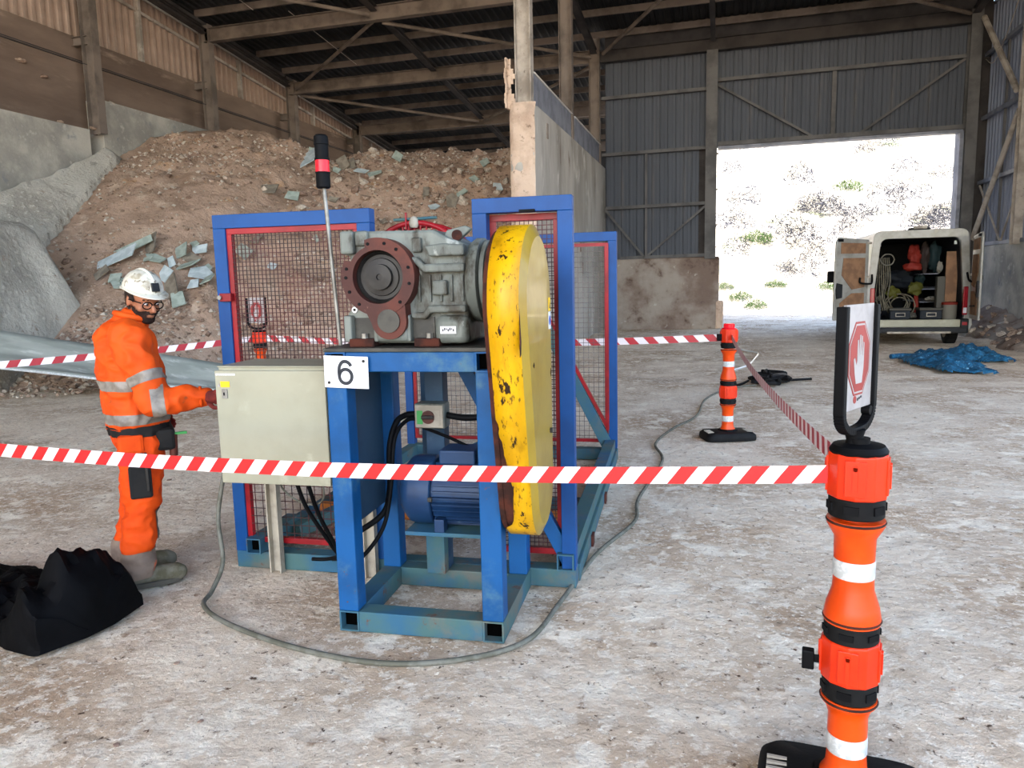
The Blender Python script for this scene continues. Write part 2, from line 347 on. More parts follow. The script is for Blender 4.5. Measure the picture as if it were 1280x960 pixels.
# thousands of chips too small to pick apart: one mesh per tone
for k, (m, n) in enumerate(((M_['stone'][1], 2200), (M_['stone'][0], 3000), (M_['stone'][2], 1200))):
    g = MB(); c = 0
    while c < n:
        x = rd.uniform(-15, -4.6); y = rd.uniform(8.6, 21)
        h = hp(x, y)
        if h <= 0 or h > 5.8 or hblock(x, y) > 0 or rd.random() > (1 if h < 1.6 else .18 if (h < 4.6 and x < -9.5) else .6): 
            if not (h <= 0 and y < itp(TO, x, 1) and y > itp(TO, x, 1)-1.0 and rd.random() < .25): continue
        s = rd.uniform(.02, .065)*(1.4 if rd.random() < .15 else 1); z = max(hpile(x, y), 0)+s*.25
        a = rd.uniform(0, 6); vs = [Vector((x+math.cos(a+q*1.57)*s*rd.uniform(.6, 1.2), y+math.sin(a+q*1.57)*s*rd.uniform(.6, 1.2), z+rd.uniform(-.3, .5)*s)) for q in range(4)]
        vs += [Vector((x, y, z+s*rd.uniform(.4, .9))), Vector((x, y, z-s*.6))]
        g.add(vs, [(0, 1, 4), (1, 2, 4), (2, 3, 4), (3, 0, 4), (1, 0, 5), (2, 1, 5), (3, 2, 5), (0, 3, 5)]); c += 1
    g.build('rubble_chips', m, pile, kind='stuff')

# plasterboard fragments lying on the heap: (x, y, size, tilt in view)
SL = [(-12.23,12.99,0.84,-28),(-12.21,12.58,0.22,-60),(-12.11,13.37,0.49,-30),(-11.83,13.58,0.34,75),(-11.45,13.24,0.26,10),(-11.58,13.17,0.14,0),(-11.18,13.40,0.17,60),(-11.24,13.80,0.24,70),(-10.99,13.80,0.24,20),(-11.03,14.14,0.24,-10),(-11.19,14.17,0.15,40),(-10.95,13.49,0.44,0),(-11.12,13.11,0.23,30),(-10.86,12.92,0.36,60),(-10.52,12.71,0.26,55),(-10.59,13.52,0.26,20),(-10.21,13.25,0.2,80),(-10.57,13.68,0.2,85),(-10.43,13.10,0.16,70),(-11.83,12.52,0.19,0),(-11.60,12.47,0.24,-5),(-11.01,18.87,0.62,60),(-11.02,19.25,0.34,50),(-10.12,19.14,0.34,60),(-9.96,19.29,0.33,65),(-10.16,18.84,0.24,30),(-8.80,19.85,0.36,40),(-9.50,19.00,0.3,10),(-9.17,19.04,0.32,-30),(-6.37,20.22,0.22,60),(-5.81,19.59,0.24,50),(-7.60,18.90,0.26,80),(-6.83,18.80,0.26,85),(-8.24,17.56,0.22,60),(-6.69,19.18,0.24,-30),(-6.50,19.66,0.2,40),(-7.25,18.55,0.22,20),(-10.17,14.50,0.36,30),(-10.18,15.00,0.22,100),(-9.61,14.69,0.16,20),(-9.59,17.52,0.2,10),(-10.37,16.93,0.26,-5),(-10.99,16.83,0.36,-8),(-5.56,19.09,0.2,10),(-9.26,16.05,0.18,50)]
big = {0: 'long narrow plasterboard strip slanting at the left end of the broken boards', 3: 'squarish green-grey board standing at the top of the broken boards above the helmet',
       21: 'pale board slab leaning on the crest right behind the signal beacon', 23: 'pale board slab just right of the beacon below the crest', 26: 'green-grey board on the upper heap above the left guard frame corner',
       37: 'large pale board fragment seen through the left mesh panel', 16: 'pale blue board fragment beside the left edge of the blue guard frame', 13: 'long pale board right of the helmet'}
ORD = 'first second third fourth fifth sixth seventh eighth ninth tenth eleventh twelfth thirteenth fourteenth fifteenth sixteenth seventeenth eighteenth nineteenth twentieth'.split()
N_ = []
for i, (x, y, s, a) in enumerate(SL):
    q = random.Random(i*7+1); n = q.choice((4, 4, 5)); asp = .3 if i in (0, 2, 11) else q.uniform(.45, .9)
    poly = []
    for k in range(n):
        s2 = s*(1.45 if y < 16 and i else 1.15); t = 2*math.pi*(k+.5)/n + q.uniform(-.25, .25); poly.append((math.cos(t)*s2*.75, math.sin(t)*s2*.75*asp))
    me = MB().prism(poly, -.012, .012).mesh('plasterboard_fragment', M_['board'][(0 if i % 3 else 1) if q.random() < .8 else 2])
    o = inst(me, 'plasterboard_fragment', None, (x-.02, y-.12, hpile(x, y-.12)+.10+s*.12))
    # lie along the slope (faces the open front), spun in its own plane
    o.rotation_euler = (Matrix.Rotation(R(42+q.uniform(-12, 28)), 3, 'X') @ Matrix.Rotation(R(q.uniform(-18, 18)), 3, 'Y') @ Matrix.Rotation(R(-a), 3, 'Z')).to_euler()
    N_.append((o, i, x/y, y < 16))
    if i in big: tag(o, big[i], 'board', 'broken plasterboards on the heap')
    elif y < 16: tag(o, 'small broken piece of plasterboard in the cluster on the lower heap', 'board', 'broken plasterboards on the heap')
    else: tag(o, 'small broken piece of plasterboard embedded in the upper heap', 'board', 'broken plasterboards on the heap')

for low_, word in ((True, 'the lower cluster above the worker'), (False, 'the upper part of the heap')):
    L = sorted([t for t in N_ if t[3] == low_ and t[1] not in big], key=lambda t: t[2])
    for k, t in enumerate(L): t[0]['label'] = 'small broken board, '+ORD[k]+' from the left in '+word
# loose stones on the floor
for i, (x, y, s) in enumerate(((-2.3,2.55,.03),(-1.9,2.2,.025),(-.6,4.0,.03),(.9,3.1,.02),(.62,3.2,.018),(-.35,2.9,.02),(1.6,3.2,.02),(-4.6,5.2,.05),(-5.2,5.9,.04),(-4.0,4.6,.03),(.4,6.5,.03),(.1,6.0,.025),(1.4,2.6,.02),(2.4,5.1,.04),(1.9,6.3,.04),(3.3,7.4,.05),(-2.1,2.0,.03),(-1.2,2.15,.02))):
    inst(stones[(i*5) % 9], 'stone', floor, (x, y, ground_z(x, y)+s*.1), (0, 0, i), (s, s, s*.7))

# ------------------------------------------------------------------ shed: walls
def ztop(y): return 9.62+.105*(25-y)
wl_ = MB().box(-16.3, -15.8, -18, 38, -.1, 8.02).build('wall_left', M_['wall_brown'], kind='structure')  # unseen rear end lengthened with the roof to stop the sun
MB().box(-15.81, -15.36, -18, 15.7, -.1, 5.68).build('wall_lining', M_['wall_grey'], wl_)
MB().box(-15.81, -15.34, 16.12, 38, -.1, 6.5).build('wall_lining', M_['wall_grey'], wl_)
MB().box(-15.47, -15.42, -9, 38, 7.28, 7.3).build('wall_joint', M_['steel_dark'], wl_)
MB().box(-15.815, -15.79, -18, 38, 7.45, 7.475).build('wall_joint', M_['steel_dark'], wl_)
for i, (x, y, z, s) in enumerate(((-15.4, 15.9, 5.75, .35), (-15.45, 16.6, 6.5, .4), (-15.5, 16.2, 6.52, .5), (-15.76, 14.3, 7.0, .3), (-15.5, 13.2, 5.7, .3), (-15.76, 14.9, 6.8, .25), (-15.4, 14.9, 5.72, .22))): inst(stones[i], 'dust_lump', wl_, (x, y, z), (0, .3, i), (s*.6, s, s*.6))
for y in (15.9, 20.4, 25.05, 30.1, 35):
    MB().ibeam((-15.28, y, 5.6 if y < 17 else 4.6), (-15.28, y, ztop(y)-.5), .24, .34, .02, up=(1, 0, 0)).build('column', M_['steel'], wl_)
    MB().ibeam((-15.8, y, 7.86), (-15.35, y, 7.86), .14, .22, .015).build('wall_bracket', M_['steel'], wl_)
    MB().bar((-15.84, y+2.35, 8.02), (-15.84, y+2.35, ztop(y+2.3)-.6), .16, .1).build('cladding_post', M_['steel_light'], wl_)
MB().bar((-15.84, 12.3, 8.0), (-15.84, 12.3, 10.2), .16, .1).build('cladding_post', M_['steel_light'], wl_)
MB().bar((-15.84, 13.6, 8.0), (-15.84, 13.6, 10.2), .16, .1).build('cladding_post', M_['steel_light'], wl_)
def corr(w, h, pitch, d, t=.004, ht=None):      # trapezoid sheet in the xz plane, bottom at z=0
    pts = []; n = round(w/pitch)
    for k in range(n):
        x = k*w/n; p = w/n; pts += [(x, 0), (x+p*.3, 0), (x+p*.42, d), (x+p*.72, d), (x+p*.84, 0)]
    pts.append((w, 0)); m = MB(); ht = ht or h
    vs = [Vector((x, -y, 0)) for x, y in pts]+[Vector((x, -y, h+(ht-h)*x/w)) for x, y in pts]
    k = len(pts); m.add(vs, [(i, i+1, k+i+1, k+i) for i in range(k-1)]); return m
y = -1.0
while y < 37:      # left wall sheets, 1 m each, tops follow the falling roof
    h0, h1 = ztop(y)-8.45, ztop(y+1)-8.45
    me = corr(1.0, h0+.0, .25, .10, ht=h1).mesh('cladding_sheet', M_['cladding_left'])
    o = inst(me, 'cladding_sheet', wl_, (-15.98, y, 8.0), (0, 0, R(90)))
    y += 1.0
for a, b in ((9, 16), (16, 20.4), (20.4, 25), (25, 30), (30, 36)):
    MB().bar((-15.85, a, ztop(a)-.50), (-15.85, b, ztop(b)-.50), .06, .06).build('daylight_strip', M_['pale_strip'], wl_)  # first bar is painted pale to stand for daylight through the eave gap
    MB().bar((-15.85, a, ztop(a)-.95), (-15.85, b, ztop(b)-.95), .08, .08).build('wall_rail', M_['steel_light'], wl_)
MB().box(-16.3, -16.05, -18, 38, 8.0, 15).build('wall_backing', M_['steel_dark'], wl_)  # unseen rear stretch added tall and long to block sun from behind left

# central dividing wall with steel posts and a steel upstand
wc = MB()
prof = []
rd = random.Random(5)
yz = [(15.5, -.1)] + [(15.5+rd.uniform(-.03, .03), z) for z in (.6, 1.2, 1.8, 2.4, 3.0, 3.5, 4.0, 4.5, 4.9)] + [(15.53, 5.15), (15.62, 5.28), (15.9, 5.33)]
wc_ = MB().prism(yz+[(20, 5.34), (25.3, 5.34), (25.3, -.1)], -4.34, -3.82, ax='x').build('wall_center', M_['concrete'], bevel=.04, kind='structure')
# pale rendered end face of the dividing wall, rough relief
g = MB(); nx, nz = 14, 90
for j in range(nz+1):
    for i in range(nx+1):
        x = -4.35+.54*i/nx; z = 5.36*j/nz; e = .05*max(0, abs(i/nx-.5)-.36)/.14
        top = max(0, z-5.12)*.5
        g.v.append((x, 15.46-.035*fbm(x, z, 2, 4, 3)+e+top, z))
for j in range(nz):
    for i in range(nx): a = j*(nx+1)+i; g.f.append((a, a+1, a+nx+2, a+nx+1))
g.build('end_face', M_['concrete_pink'], wc_, smooth=60)
for yy, m in ((15.85, 'steel_light'), (20.3, 'steel'), (24.9, 'steel')):  # first post paler: outdoor light falling on it is put into its colour
    MB().ibeam((-4.1, yy, 5.3 if yy < 25 else 0), (-4.1, yy, ztop(yy)-.3), .26, .34, .02, up=(1, 0, 0)).build('post', M_[m], wc_)
for a, b in ((15.95, 20.15), (20.45, 24.8)):
    MB().box(-3.96, -3.92, a, b, 5.32, 6.02).build('upstand_plate', M_['steel_blue'], wc_)
    MB().box(-4.05, -3.9, a, b, 6.0, 6.04).build('upstand_flange', M_['pale_strip'], wc_)
    MB().box(-3.99, -3.87, b-.18, b-.1, 5.33, 6.0).build('upstand_rib', M_['steel'], wc_)
# bent flange offcut stuck to the first post
g = MB()
for k in range(10):
    z0 = 5.25+k*.1; dx = .05*math.sin(k*1.3)
    g.box(-4.42-dx*.3, -4.30+dx, 15.62, 15.66, z0, z0+.102); g.box(-4.44-dx*.3, -4.40-dx*.3, 15.5, 15.75, z0, z0+.102)
g.build('torn_flange', M_['concrete_pink'], wc_)
for (x, yy, z) in ((-3.81, 16.7, 4.95), (-3.81, 20.6, 2.6), (-3.81, 20.9, 2.0)):
    MB().box(x-.01, x+.012, yy-.08, yy+.05, z-.16, z+.16).build('stain_patch', M_['wall_stained'], wc_)

# far wall with the doorway
wf = MB().box(-3.82, -.13, 25.0, 25.55, -.1, 2.32).build('wall_far', M_['wall_stained'], kind='structure', bevel=.05)
MB().box(-.22, .02, 24.95, 25.5, -.1, .9).build('broken_edge', M_['concrete_pink'], wf, bevel=.06)
def groove(w, h, pitch):
    pts = []; n = round(w/pitch)
    for k in range(n): x = k*w/n; p = w/n; pts += [(x, 0), (x+p*.06, -.03), (x+p*.14, -.03), (x+p*.2, 0), (x+p*.58, 0), (x+p*.62, .008), (x+p*.66, 0)]
    pts.append((w, 0)); vs = [Vector((x, -y, 0)) for x, y in pts]+[Vector((x, -y, h)) for x, y in pts]; k = len(pts)
    return MB().add(vs, [(i, i+1, k+i+1, k+i) for i in range(k-1)])
sheetA = groove(1.0, 1, .25).mesh('cladding_sheet', M_['cladding'])
x = -3.8
while x < 7.0:
    w = min(1.0, 7.1-x)
    z0, z1 = (2.3, 8.95) if x < -.8 else (5.72, 8.95)
    if x == -.8: pass
    inst(sheetA, 'cladding_sheet', wf, (x, 25.22, z0), (0, 0, 0), (w, 1, z1-z0)); x += 1.0
MB().box(-3.82, 7.3, 25.3, 25.4, 5.8, 10.2).build('cladding_backing', M_['steel_dark'], wf)
MB().box(-3.82, -.4, 25.3, 25.4, 2.3, 5.8).build('cladding_backing', M_['steel_dark'], wf)
MB().ibeam((-.42, 25.0, 2.25), (-.42, 25.0, 8.62), .34, .3, .02, up=(0, 1, 0)).build('column', M_['steel_grey'], wf)
for z in (3.3, 4.4, 5.5, 2.6): MB().box(-.26, -.2, 24.9, 25.1, z, z+.03).build('column_rib', M_['steel_light'], wf)
MB().ibeam((6.8, 25.0, 0), (6.8, 25.0, 9.0), .3, .34, .02, up=(0, 1, 0)).build('column', M_['steel_grey'], wf)
MB().box(6.9, 7.5, 25.1, 25.3, 0, 9.2).build('light_gap_filler', M_['steel_dark'], wf)  # added filler shutting out a sliver of daylight beside the corner column
MB().box(6.56, 6.66, 25.0, 25.5, 0, 5.7).build('door_jamb', M_['steel_blue'], wf)
MB().box(-.22, 6.62, 24.98, 25.3, 5.66, 5.8).build('door_header', M_['steel_blue'], wf)
MB().box(-.22, 6.62, 24.9, 24.99, 5.74, 5.86).build('door_header', M_['steel_grey'], wf)
for (x0, x1, z) in ((-3.9, -.55, 7.5), (-3.9, -.55, 5.72), (-3.8, -.55, 4.0), (-3.3, -.55, 2.36), (-.25, 6.62, 7.75)):
    MB().bar((x0, 25.06, z), (x1, 25.06, z+.02), .1, .1).build('girt', M_['steel_grey'], wf)
for (x0, z0, x1, z1) in ((-3.8, 3.95, -2.52, 2.38), (-.55, 3.95, -2.0, 2.75), (-2.0, 2.75, -2.4, 2.42), (-.25, 7.6, 2.55, 5.85), (6.6, 7.7, 3.9, 5.85)):
    MB().bar((x0, 25.04, z0), (x1, 25.04, z1), .06, .07).build('brace', M_['steel_grey'], wf)
for (x0, z0, z1, w) in ((3.13, 5.85, 7.75, .12), (-2.46, 2.4, 5.72, .07)):
    MB().bar((x0, 25.08, z0), (x0, 25.08, z1), w, .05, up=(0, 1, 0)).build('stud', M_['steel_grey'], wf)

# right wall
wr = MB().box(7.1, 7.7, 11.0, 25.4, -.1, 2.36).build('wall_right', M_['wall_grey'], kind='structure', bevel=.05)  # near end, out of view, lengthened to cut daylight on the van
y = 17.0
meR = corr(1.0, 1, .25, .06).mesh('cladding_sheet', M_['cladding_right'])
while y < 25.1:
    inst(meR, 'cladding_sheet', wr, (7.32, y+1.0, 2.3), (0, 0, R(-90)), (1, 1, 6.8)); y += 1.0
MB().box(7.4, 7.5, 11.0, 25.6, 2.3, 11.5).build('cladding_backing', M_['steel_dark'], wr)  # unseen backing, lengthened and raised to hold back daylight
for z in (7.75, 6.0, 4.2, 2.42):
    MB().bar((7.15, 17.0, z-.05), (7.15, 25.2, z), .1, .1).build('girt', M_['steel_blue'], wr)
for y0 in (21.65, 17.0):
    MB().ibeam((7.05, y0, 2.3 if y0 > 20 else 0), (7.05, y0, 9.2), .2, .26, .02, up=(0, 1, 0)).build('column', M_['steel_light'], wr)
MB().bar((7.18, 23.4, 2.4), (7.18, 23.4, 7.7), .05, .08).build('stud', M_['steel_grey'], wr)
MB().tube([(6.95, 24.8, 8.7), (6.98, 22.0, 6.1)], .08, 8).build('brace', M_['steel_light'], wr)
MB().tube([(7.0, 24.9, 2.6), (7.0, 21.8, 5.6)], .07, 8).build('brace', M_['steel_light'], wr)
MB().bar((7.08, 24.8, 4.1), (7.08, 22.9, 2.45), .04).build('brace', M_['steel_light'], wr)
MB().bar((7.08, 21.9, 3.6), (7.08, 22.8, 2.45), .04).build('brace', M_['steel_light'], wr)
MB().tube(smooth_path([(7.08, 24.9, 7.6), (7.08, 24.2, 7.35), (7.08, 23.2, 7.9), (7.08, 22.2, 8.8)]), .012, 5).build('wire', M_['steel_light'], wr)
# the far end of the left bay
MB().box(-15.9, -4.0, 37.6, 38, -.1, 10).build('wall_back', M_['roof'], kind='structure')

# ------------------------------------------------------------------ roof
ceil = MB().add([(-16.2, -18, ztop(-18)+.14), (8.5, -18, ztop(-18)+.14), (8.5, 25.5, ztop(25.5)+.14), (-16.2, 25.5, ztop(25.5)+.14), (-16.2, 38.2, ztop(38.2)+.14), (-3.7, 38.2, ztop(38.2)+.14), (-3.7, 25.5, ztop(25.5)+.14)],
    [(0, 1, 2, 6, 3), (3, 6, 5, 4)]).build('ceiling', M_['roof'], kind='structure')  # unseen rear lengthened against the sun; right edge trimmed to admit daylight
sl = math.atan(.105)
roofsheet = corr(1.0, 1, .25, .05).mesh('roof_sheet', M_['roof'])
for y0, y1, xa, xb in ((13.5, 20.4, -16, 8), (20.4, 25.3, -16, 8), (25.3, 30.1, -16, -3.5), (30.1, 37.5, -16, -3.5)):
    x = xa
    while x < xb-.01:
        L_ = (y1-y0)/math.cos(sl)
        inst(roofsheet, 'roof_sheet', ceil, (x, y0, ztop(y0)+.06), (R(-90)-sl, 0, 0), (1, 1, L_)); x += 1.0
y = 14.2
pl_ = 0
while y < 37:
    xb = 7.1 if y < 25.2 else -3.8
    z = ztop(y)-.14
    MB().box(-15.6, xb, y-.035, y+.035, z-.1, z+.1).build('purlin', M_['steel'], ceil); y += 1.55
for yk in (15.9, 20.4, 25.0, 30.1, 35.0):
    zb = 8.62+.105*(25-yk)
    MB().ibeam((-15.3, yk, zb+.18), (-4.0 if yk > 24 else 6.9, yk, zb+.18), .22, .40, .02).build('beam', M_['steel'], ceil)
MB().ibeam((-4.0, 25.0, 8.78), (6.75, 25.0, 8.83), .22, .38, .02).build('beam', M_['steel_dark'], ceil)
for xk in (-15.25, -9.6, -4.1, -.4, 6.75):
    for a, b in ((13, 15.9), (15.9, 20.4), (20.4, 24.9), (25, 30.1), (30.1, 35)):
        if a >= 25 and xk > -5: continue
        za, zb = 8.9+.105*(25-a), 8.9+.105*(25-b)
        MB().ibeam((xk, a, za), (xk, b-.1, zb), .2 if xk != -.4 else .14, .14, .015).build('tie_beam', M_['steel_dark'], ceil)
        if xk == -15.25: MB().bar((-15.5, a, za+.35), (-15.5, b, zb+.35), .14, .1).build('eave_gutter', M_['steel_dark'], ceil)
for p, q in (((-15.0, 24.9, 8.75), (-9.7, 20.5, 9.15)), ((-9.5, 20.6, 9.1), (-4.2, 24.8, 8.75)), ((-14.9, 16, 9.6), (-9.7, 20.2, 9.2)), ((-15.0, 25.2, 8.6), (-9.7, 29.9, 8.2)), ((-9.5, 29.9, 8.2), (-4.2, 25.2, 8.6)), ((-3.8, 24.8, 8.82), (-.5, 19.6, 9.3)), ((6.6, 24.8, 8.85), (.2, 20.0, 9.3))):
    MB().tube([p, q], .055, 8).build('tie_rod', M_['steel'], ceil)
MB().tube([(-13.5, 16.5, 10.2), (-13.5, 20.3, 9.8)], .012, 5).build('sag_rod', M_['steel_light'], ceil)
MB().tube([(-12.5, 20.6, 9.75), (-12.5, 24.8, 9.35)], .012, 5).build('sag_rod', M_['steel_light'], ceil)

# ------------------------------------------------------------------ outside: slope, bushes
def hill_z(x, y): return max(0, (y-37-.12*x))*.46*min(1, max(.1, (y-36)/12)) + fbm(x, y, 3, 4, .12)*1.2*min(1, max(0, (y-38)/8))
g = MB(); nx, ny = 70, 60
for j in range(ny+1):
    for i in range(nx+1):
        x = -45+110*i/nx; yy = 35+80*j/ny; g.v.append((x, yy, hill_z(x, yy)-.1))
for j in range(ny):
    for i in range(nx): a = j*(nx+1)+i; g.f.append((a, a+1, a+nx+2, a+nx+1))
hill = g.build('hillside', M_['hill'], smooth=60, kind='structure', label='sunlit dry slope rising beyond the doorway')
def bush_mesh(seed, n, w, h, m, thick=.02):
    q = random.Random(seed); g = MB()
    for _ in range(n):
        a = q.uniform(0, 6.28); r = math.sqrt(q.random())*w; zz = q.random()**.8*h*(1-.55*(r/w)**2)
        c = Vector((math.cos(a)*r, math.sin(a)*r*.7, zz)); d = Vector((q.uniform(-1, 1), q.uniform(-1, 1), q.uniform(-.2, 1.2))).normalized()*q.uniform(.15, .42)
        s = Vector((q.uniform(-1, 1), q.uniform(-1, 1), q.uniform(-1, 1))).normalized()*thick*q.uniform(.6, 1.6)
        g.add([c-s, c+s, c+d+s*.3, c+d-s*.3], [(0, 1, 2, 3)])
    return g.mesh('bush', m)
bt = [bush_mesh(i, 900, 2.0, 2.2, M_['twig'], .024) for i in range(3)]
bl = [bush_mesh(10+i, 800, 1.6, 1.2, M_['leaf'], .03) for i in range(2)]
q = random.Random(21); BU = []
hx = [(.5,55.4,0),(1.2,51.6,0),(.5,47.5,0),(1.8,46.6,1),(.7,45.2,0),(4.9,55.4,0),(6.1,52.3,0),(7.9,55.3,1),(5.1,51.0,0),(6.6,50.3,0),(9.7,60.4,0),(11.4,61.4,0),(12,58.5,0),(7.4,47.6,0),(8.9,49.1,0),(6.8,46.7,0),(11.4,48,0),(12.6,49.7,0),(12.2,47.1,0),(10.5,46.7,0),(3.6,47,0),(4.6,45.9,0),(0,41.8,1),(.9,40.6,1),(1.6,39.4,1),(2.7,41.8,1),(4,42.8,0),(5.2,41.8,1),(14.2,57.6,0),(1.9,59.9,0),(3.2,43.6,0),(4.9,44.5,0),(10.4,55.4,0),(11.4,53.1,0)]
for (x, yy, s_, k) in [(x, yy, (.62 if yy > 45 else .42)*q.uniform(.85, 1.35), k) for x, yy, k in hx]: BU.append((x, yy, s_, k))
def where(x, yy):
    r = x/yy; c = ('at the left edge of the doorway' if r < .03 else 'left of the middle of the doorway' if r < .10 else 'in the middle of the doorway' if r < .17 else 'above the van')
    return c+(', at the foot of the slope' if yy < 43 else ', halfway up the slope' if yy < 50 else ', high up the slope')
cntb = {}
BU.sort(key=lambda t: t[0]/t[1])
for i, (x, yy, s, k) in enumerate(BU):
    me = bl[i % 2] if k else bt[i % 3]
    key = (k, yy > 50 if not k else 0); cntb[key] = cntb.get(key, 0)+1
    lab = ORD[cntb[key]-1]+' '+('green bush' if k else 'dry grey bush')+' from the left '+('on the slope' if k else 'high on the slope' if yy > 50 else 'low on the slope')
    inst(me, 'green_bush' if k else 'dry_bush', None, (x, yy, hill_z(x, yy)-.2), (0, 0, i*1.7), (s, s, s), label=lab, cat='bush', group='bushes on the slope')

# rubble at the foot of the right wall
def hr(x, y):
    t = (x-5.95-.25*math.sin(y*1.3))/1.2
    return -.2 if t <= 0 or y < 13.2 or y > 24.9 else .6*t*min(1, (y-13.2)/2)+fbm(x, y, 2, 4, 2.2)*.16-.03
rs = heightfield(hr, 4.9, 7.08, 13, 24.9, .1, 'rubble_bank', M_['wall_stained'], label='low bank of broken rubble along the foot of the right wall behind the van', cat='rubble bank')
q = random.Random(9)
for i in range(160):
    x, yy = q.uniform(5.9, 6.95), q.uniform(14, 24.5); z = hr(x, yy)
    if z > 0: s = q.uniform(.06, .24); inst(stones[i % 9], 'stone', rs, (x, yy, z+.02), (q.random(), q.random(), q.random()*6), (s, s, s))
# ------------------------------------------------------------------ the test machine (built in its own axes: x right, y back)
A = R(3.6); MO = Vector((-1.73, 2.98, 0)); OFF = {}
def W(x, y, z=0): return MO + Vector((x*math.cos(A)-y*math.sin(A), x*math.sin(A)+y*math.cos(A), z))
def mk(name, x, y, z, label, cat, group=None):
    o = empty(name, W(x, y, z), A, label, cat, group); OFF[o.name] = Vector((x, y, z)); return o
def bo(g, name, m, root, top=None, **k):
    f = OFF[(top or root).name]; g.v = [tuple(Vector(v)-f) for v in g.v]; return g.build(name, M_[m] if isinstance(m, str) else m, root, **k)
def holetube(g, x0, x1, y0, y1, z0, z1): return g.box(x0, x1, y0, y1, z0, z1)

# --- blue box-section stand
st = mk('machine_stand', .4, .33, 0, 'worn blue box-section steel stand carrying the grey gearbox', 'machine stand')
lw = .098
for (x, y) in ((0, 0), (.702, 0), (0, .56), (.702, .56)):
    bo(MB().box(x, x+lw, y, y+lw, .1, 1.24), 'leg', 'blue', st, bevel=.006)
def htube(x, name, z0, z1, m):       # open-ended tube along y with a black plate painting the shade inside
    t = .008
    g = MB().box(x, x+lw, 0, .66, z0, z0+t).box(x, x+lw, 0, .66, z1-t, z1).box(x, x+t, 0, .66, z0+t, z1-t).box(x+lw-t, x+lw, 0, .66, z0+t, z1-t)
    o = bo(g, name, m, st); bo(MB().box(x+t, x+lw-t, .05, .06, z0+t, z1-t), 'hollow_shade', 'void', o, top=st)
htube(0, 'base_rail', 0, .1, 'blue_dusty'); htube(.702, 'base_rail', 0, .1, 'blue_dusty')
htube(0, 'top_rail', 1.24, 1.33, 'blue'); htube(.702, 'top_rail', 1.24, 1.33, 'blue')
bo(MB().box(lw, .702, 0, lw, 0, .1), 'base_rail', 'blue_dusty', st, bevel=.005)
bo(MB().box(lw, .702, .56, .66, 0, .1), 'base_rail', 'blue_dusty', st, bevel=.005)
bo(MB().box(lw, .702, .004, lw, 1.24, 1.33), 'top_rail', 'blue', st, bevel=.005)
bo(MB().box(lw, .702, .56, .66, 1.24, 1.33), 'top_rail', 'blue', st, bevel=.005)
bo(MB().box(-.005, .812, -.008, .67, 1.33, 1.348), 'top_plate', 'cast_dark', st, bevel=.003)
bo(MB().box(.02, .032, .1, .56, .47, 1.235), 'side_panel', 'blue_dark', st)
bo(MB().box(.27, .37, .57, .66, .1, 1.24), 'centre_post', 'blue_dark', st, bevel=.004)
bo(MB().box(.27, .70, .20, .60, .415, .435), 'motor_plate', 'blue_dusty', st, bevel=.003)
bo(MB().box(.27, .37, .50, .57, .1, .415), 'motor_post', 'blue_dusty', st, bevel=.004)

# --- gearbox
gb = mk('gearbox', .4, .3, 1.35, 'grey cast gearbox with brown ring flange on top of the blue stand', 'gearbox')
gy_ = .10
body = [(.07,1.865),(.12,1.868),(.50,1.862),(.565,1.825),(.64,1.80),(.65,1.78),(.65,1.36),(.10,1.36),(.07,1.42),(.075,1.50),(.10,1.52),(.10,1.76),(.07,1.765)]
hs = bo(MB().prism(body, gy_, .52, 'y'), 'housing', 'cast', gb, bevel=.014, smooth=40)
bo(MB().box(.07, .135, gy_-.035, gy_+.1, 1.765, 1.868).box(.135, .20, gy_-.02, gy_+.02, 1.80, 1.868), 'lifting_ear', 'cast', gb, bevel=.012)
for pr in ([(.40, 1.715), (.40, 1.745), (.435, 1.745), (.465, 1.712), (.65, 1.712), (.65, 1.675), (.46, 1.675), (.425, 1.715)], [(.40, 1.475), (.40, 1.50), (.455, 1.50), (.48, 1.53), (.65, 1.53), (.65, 1.498), (.49, 1.498), (.465, 1.468)], [(.49, 1.745), (.47, 1.79), (.55, 1.80), (.65, 1.79), (.65, 1.745)]):
    bo(MB().prism(pr, gy_-.04, gy_+.02, 'y'), 'casting_rib', 'cast', gb, bevel=.008)
for a in ((.60, .86, 1.36, 1.36),): pass
for k in range(5): bo(MB().box(.425+.05*k, .437+.05*k, gy_-.012, gy_, 1.545, 1.665), 'fine_rib', 'cast', gb, bevel=.004)
bo(MB().box(.495, .565, gy_-.03, gy_+.01, 1.575, 1.64), 'cover_boss', 'cast', gb, bevel=.008)
bo(MB().box(.405, .45, gy_-.02, gy_+.01, 1.765, 1.83), 'cover_boss', 'cast', gb, bevel=.008)
bo(MB().box(.505, .66, gy_-.045, gy_+.05, 1.36, 1.485), 'foot_block', 'cast', gb, bevel=.03, smooth=40)
for x0, x1 in ((.115, .215), (.395, .497)): bo(MB().box(x0, x1, gy_-.008, gy_+.0, 1.385, 1.478), 'foot_recess', 'cast_dark', gb)
for x0, x1 in ((.075, .112), (.218, .24), (.375, .395)): bo(MB().box(x0, x1, gy_-.045, gy_+.02, 1.37, 1.49), 'foot_web', 'cast', gb, bevel=.008)
bo(MB().box(.225, .39, gy_-.05, gy_+.03, 1.37, 1.44), 'foot_block', 'cast', gb, bevel=.02, smooth=40)
for x in (.10, .41):
    f = bo(MB().box(x, x+.12, gy_-.05, gy_+.1, 1.348, 1.385), 'foot', 'rust', gb, bevel=.005)
    bo(MB().lathe([(.016, 0), (.016, .022)], 6, T(x+.065, gy_-.02, 1.385)), 'bolt', 'steel_bright', f, top=gb)
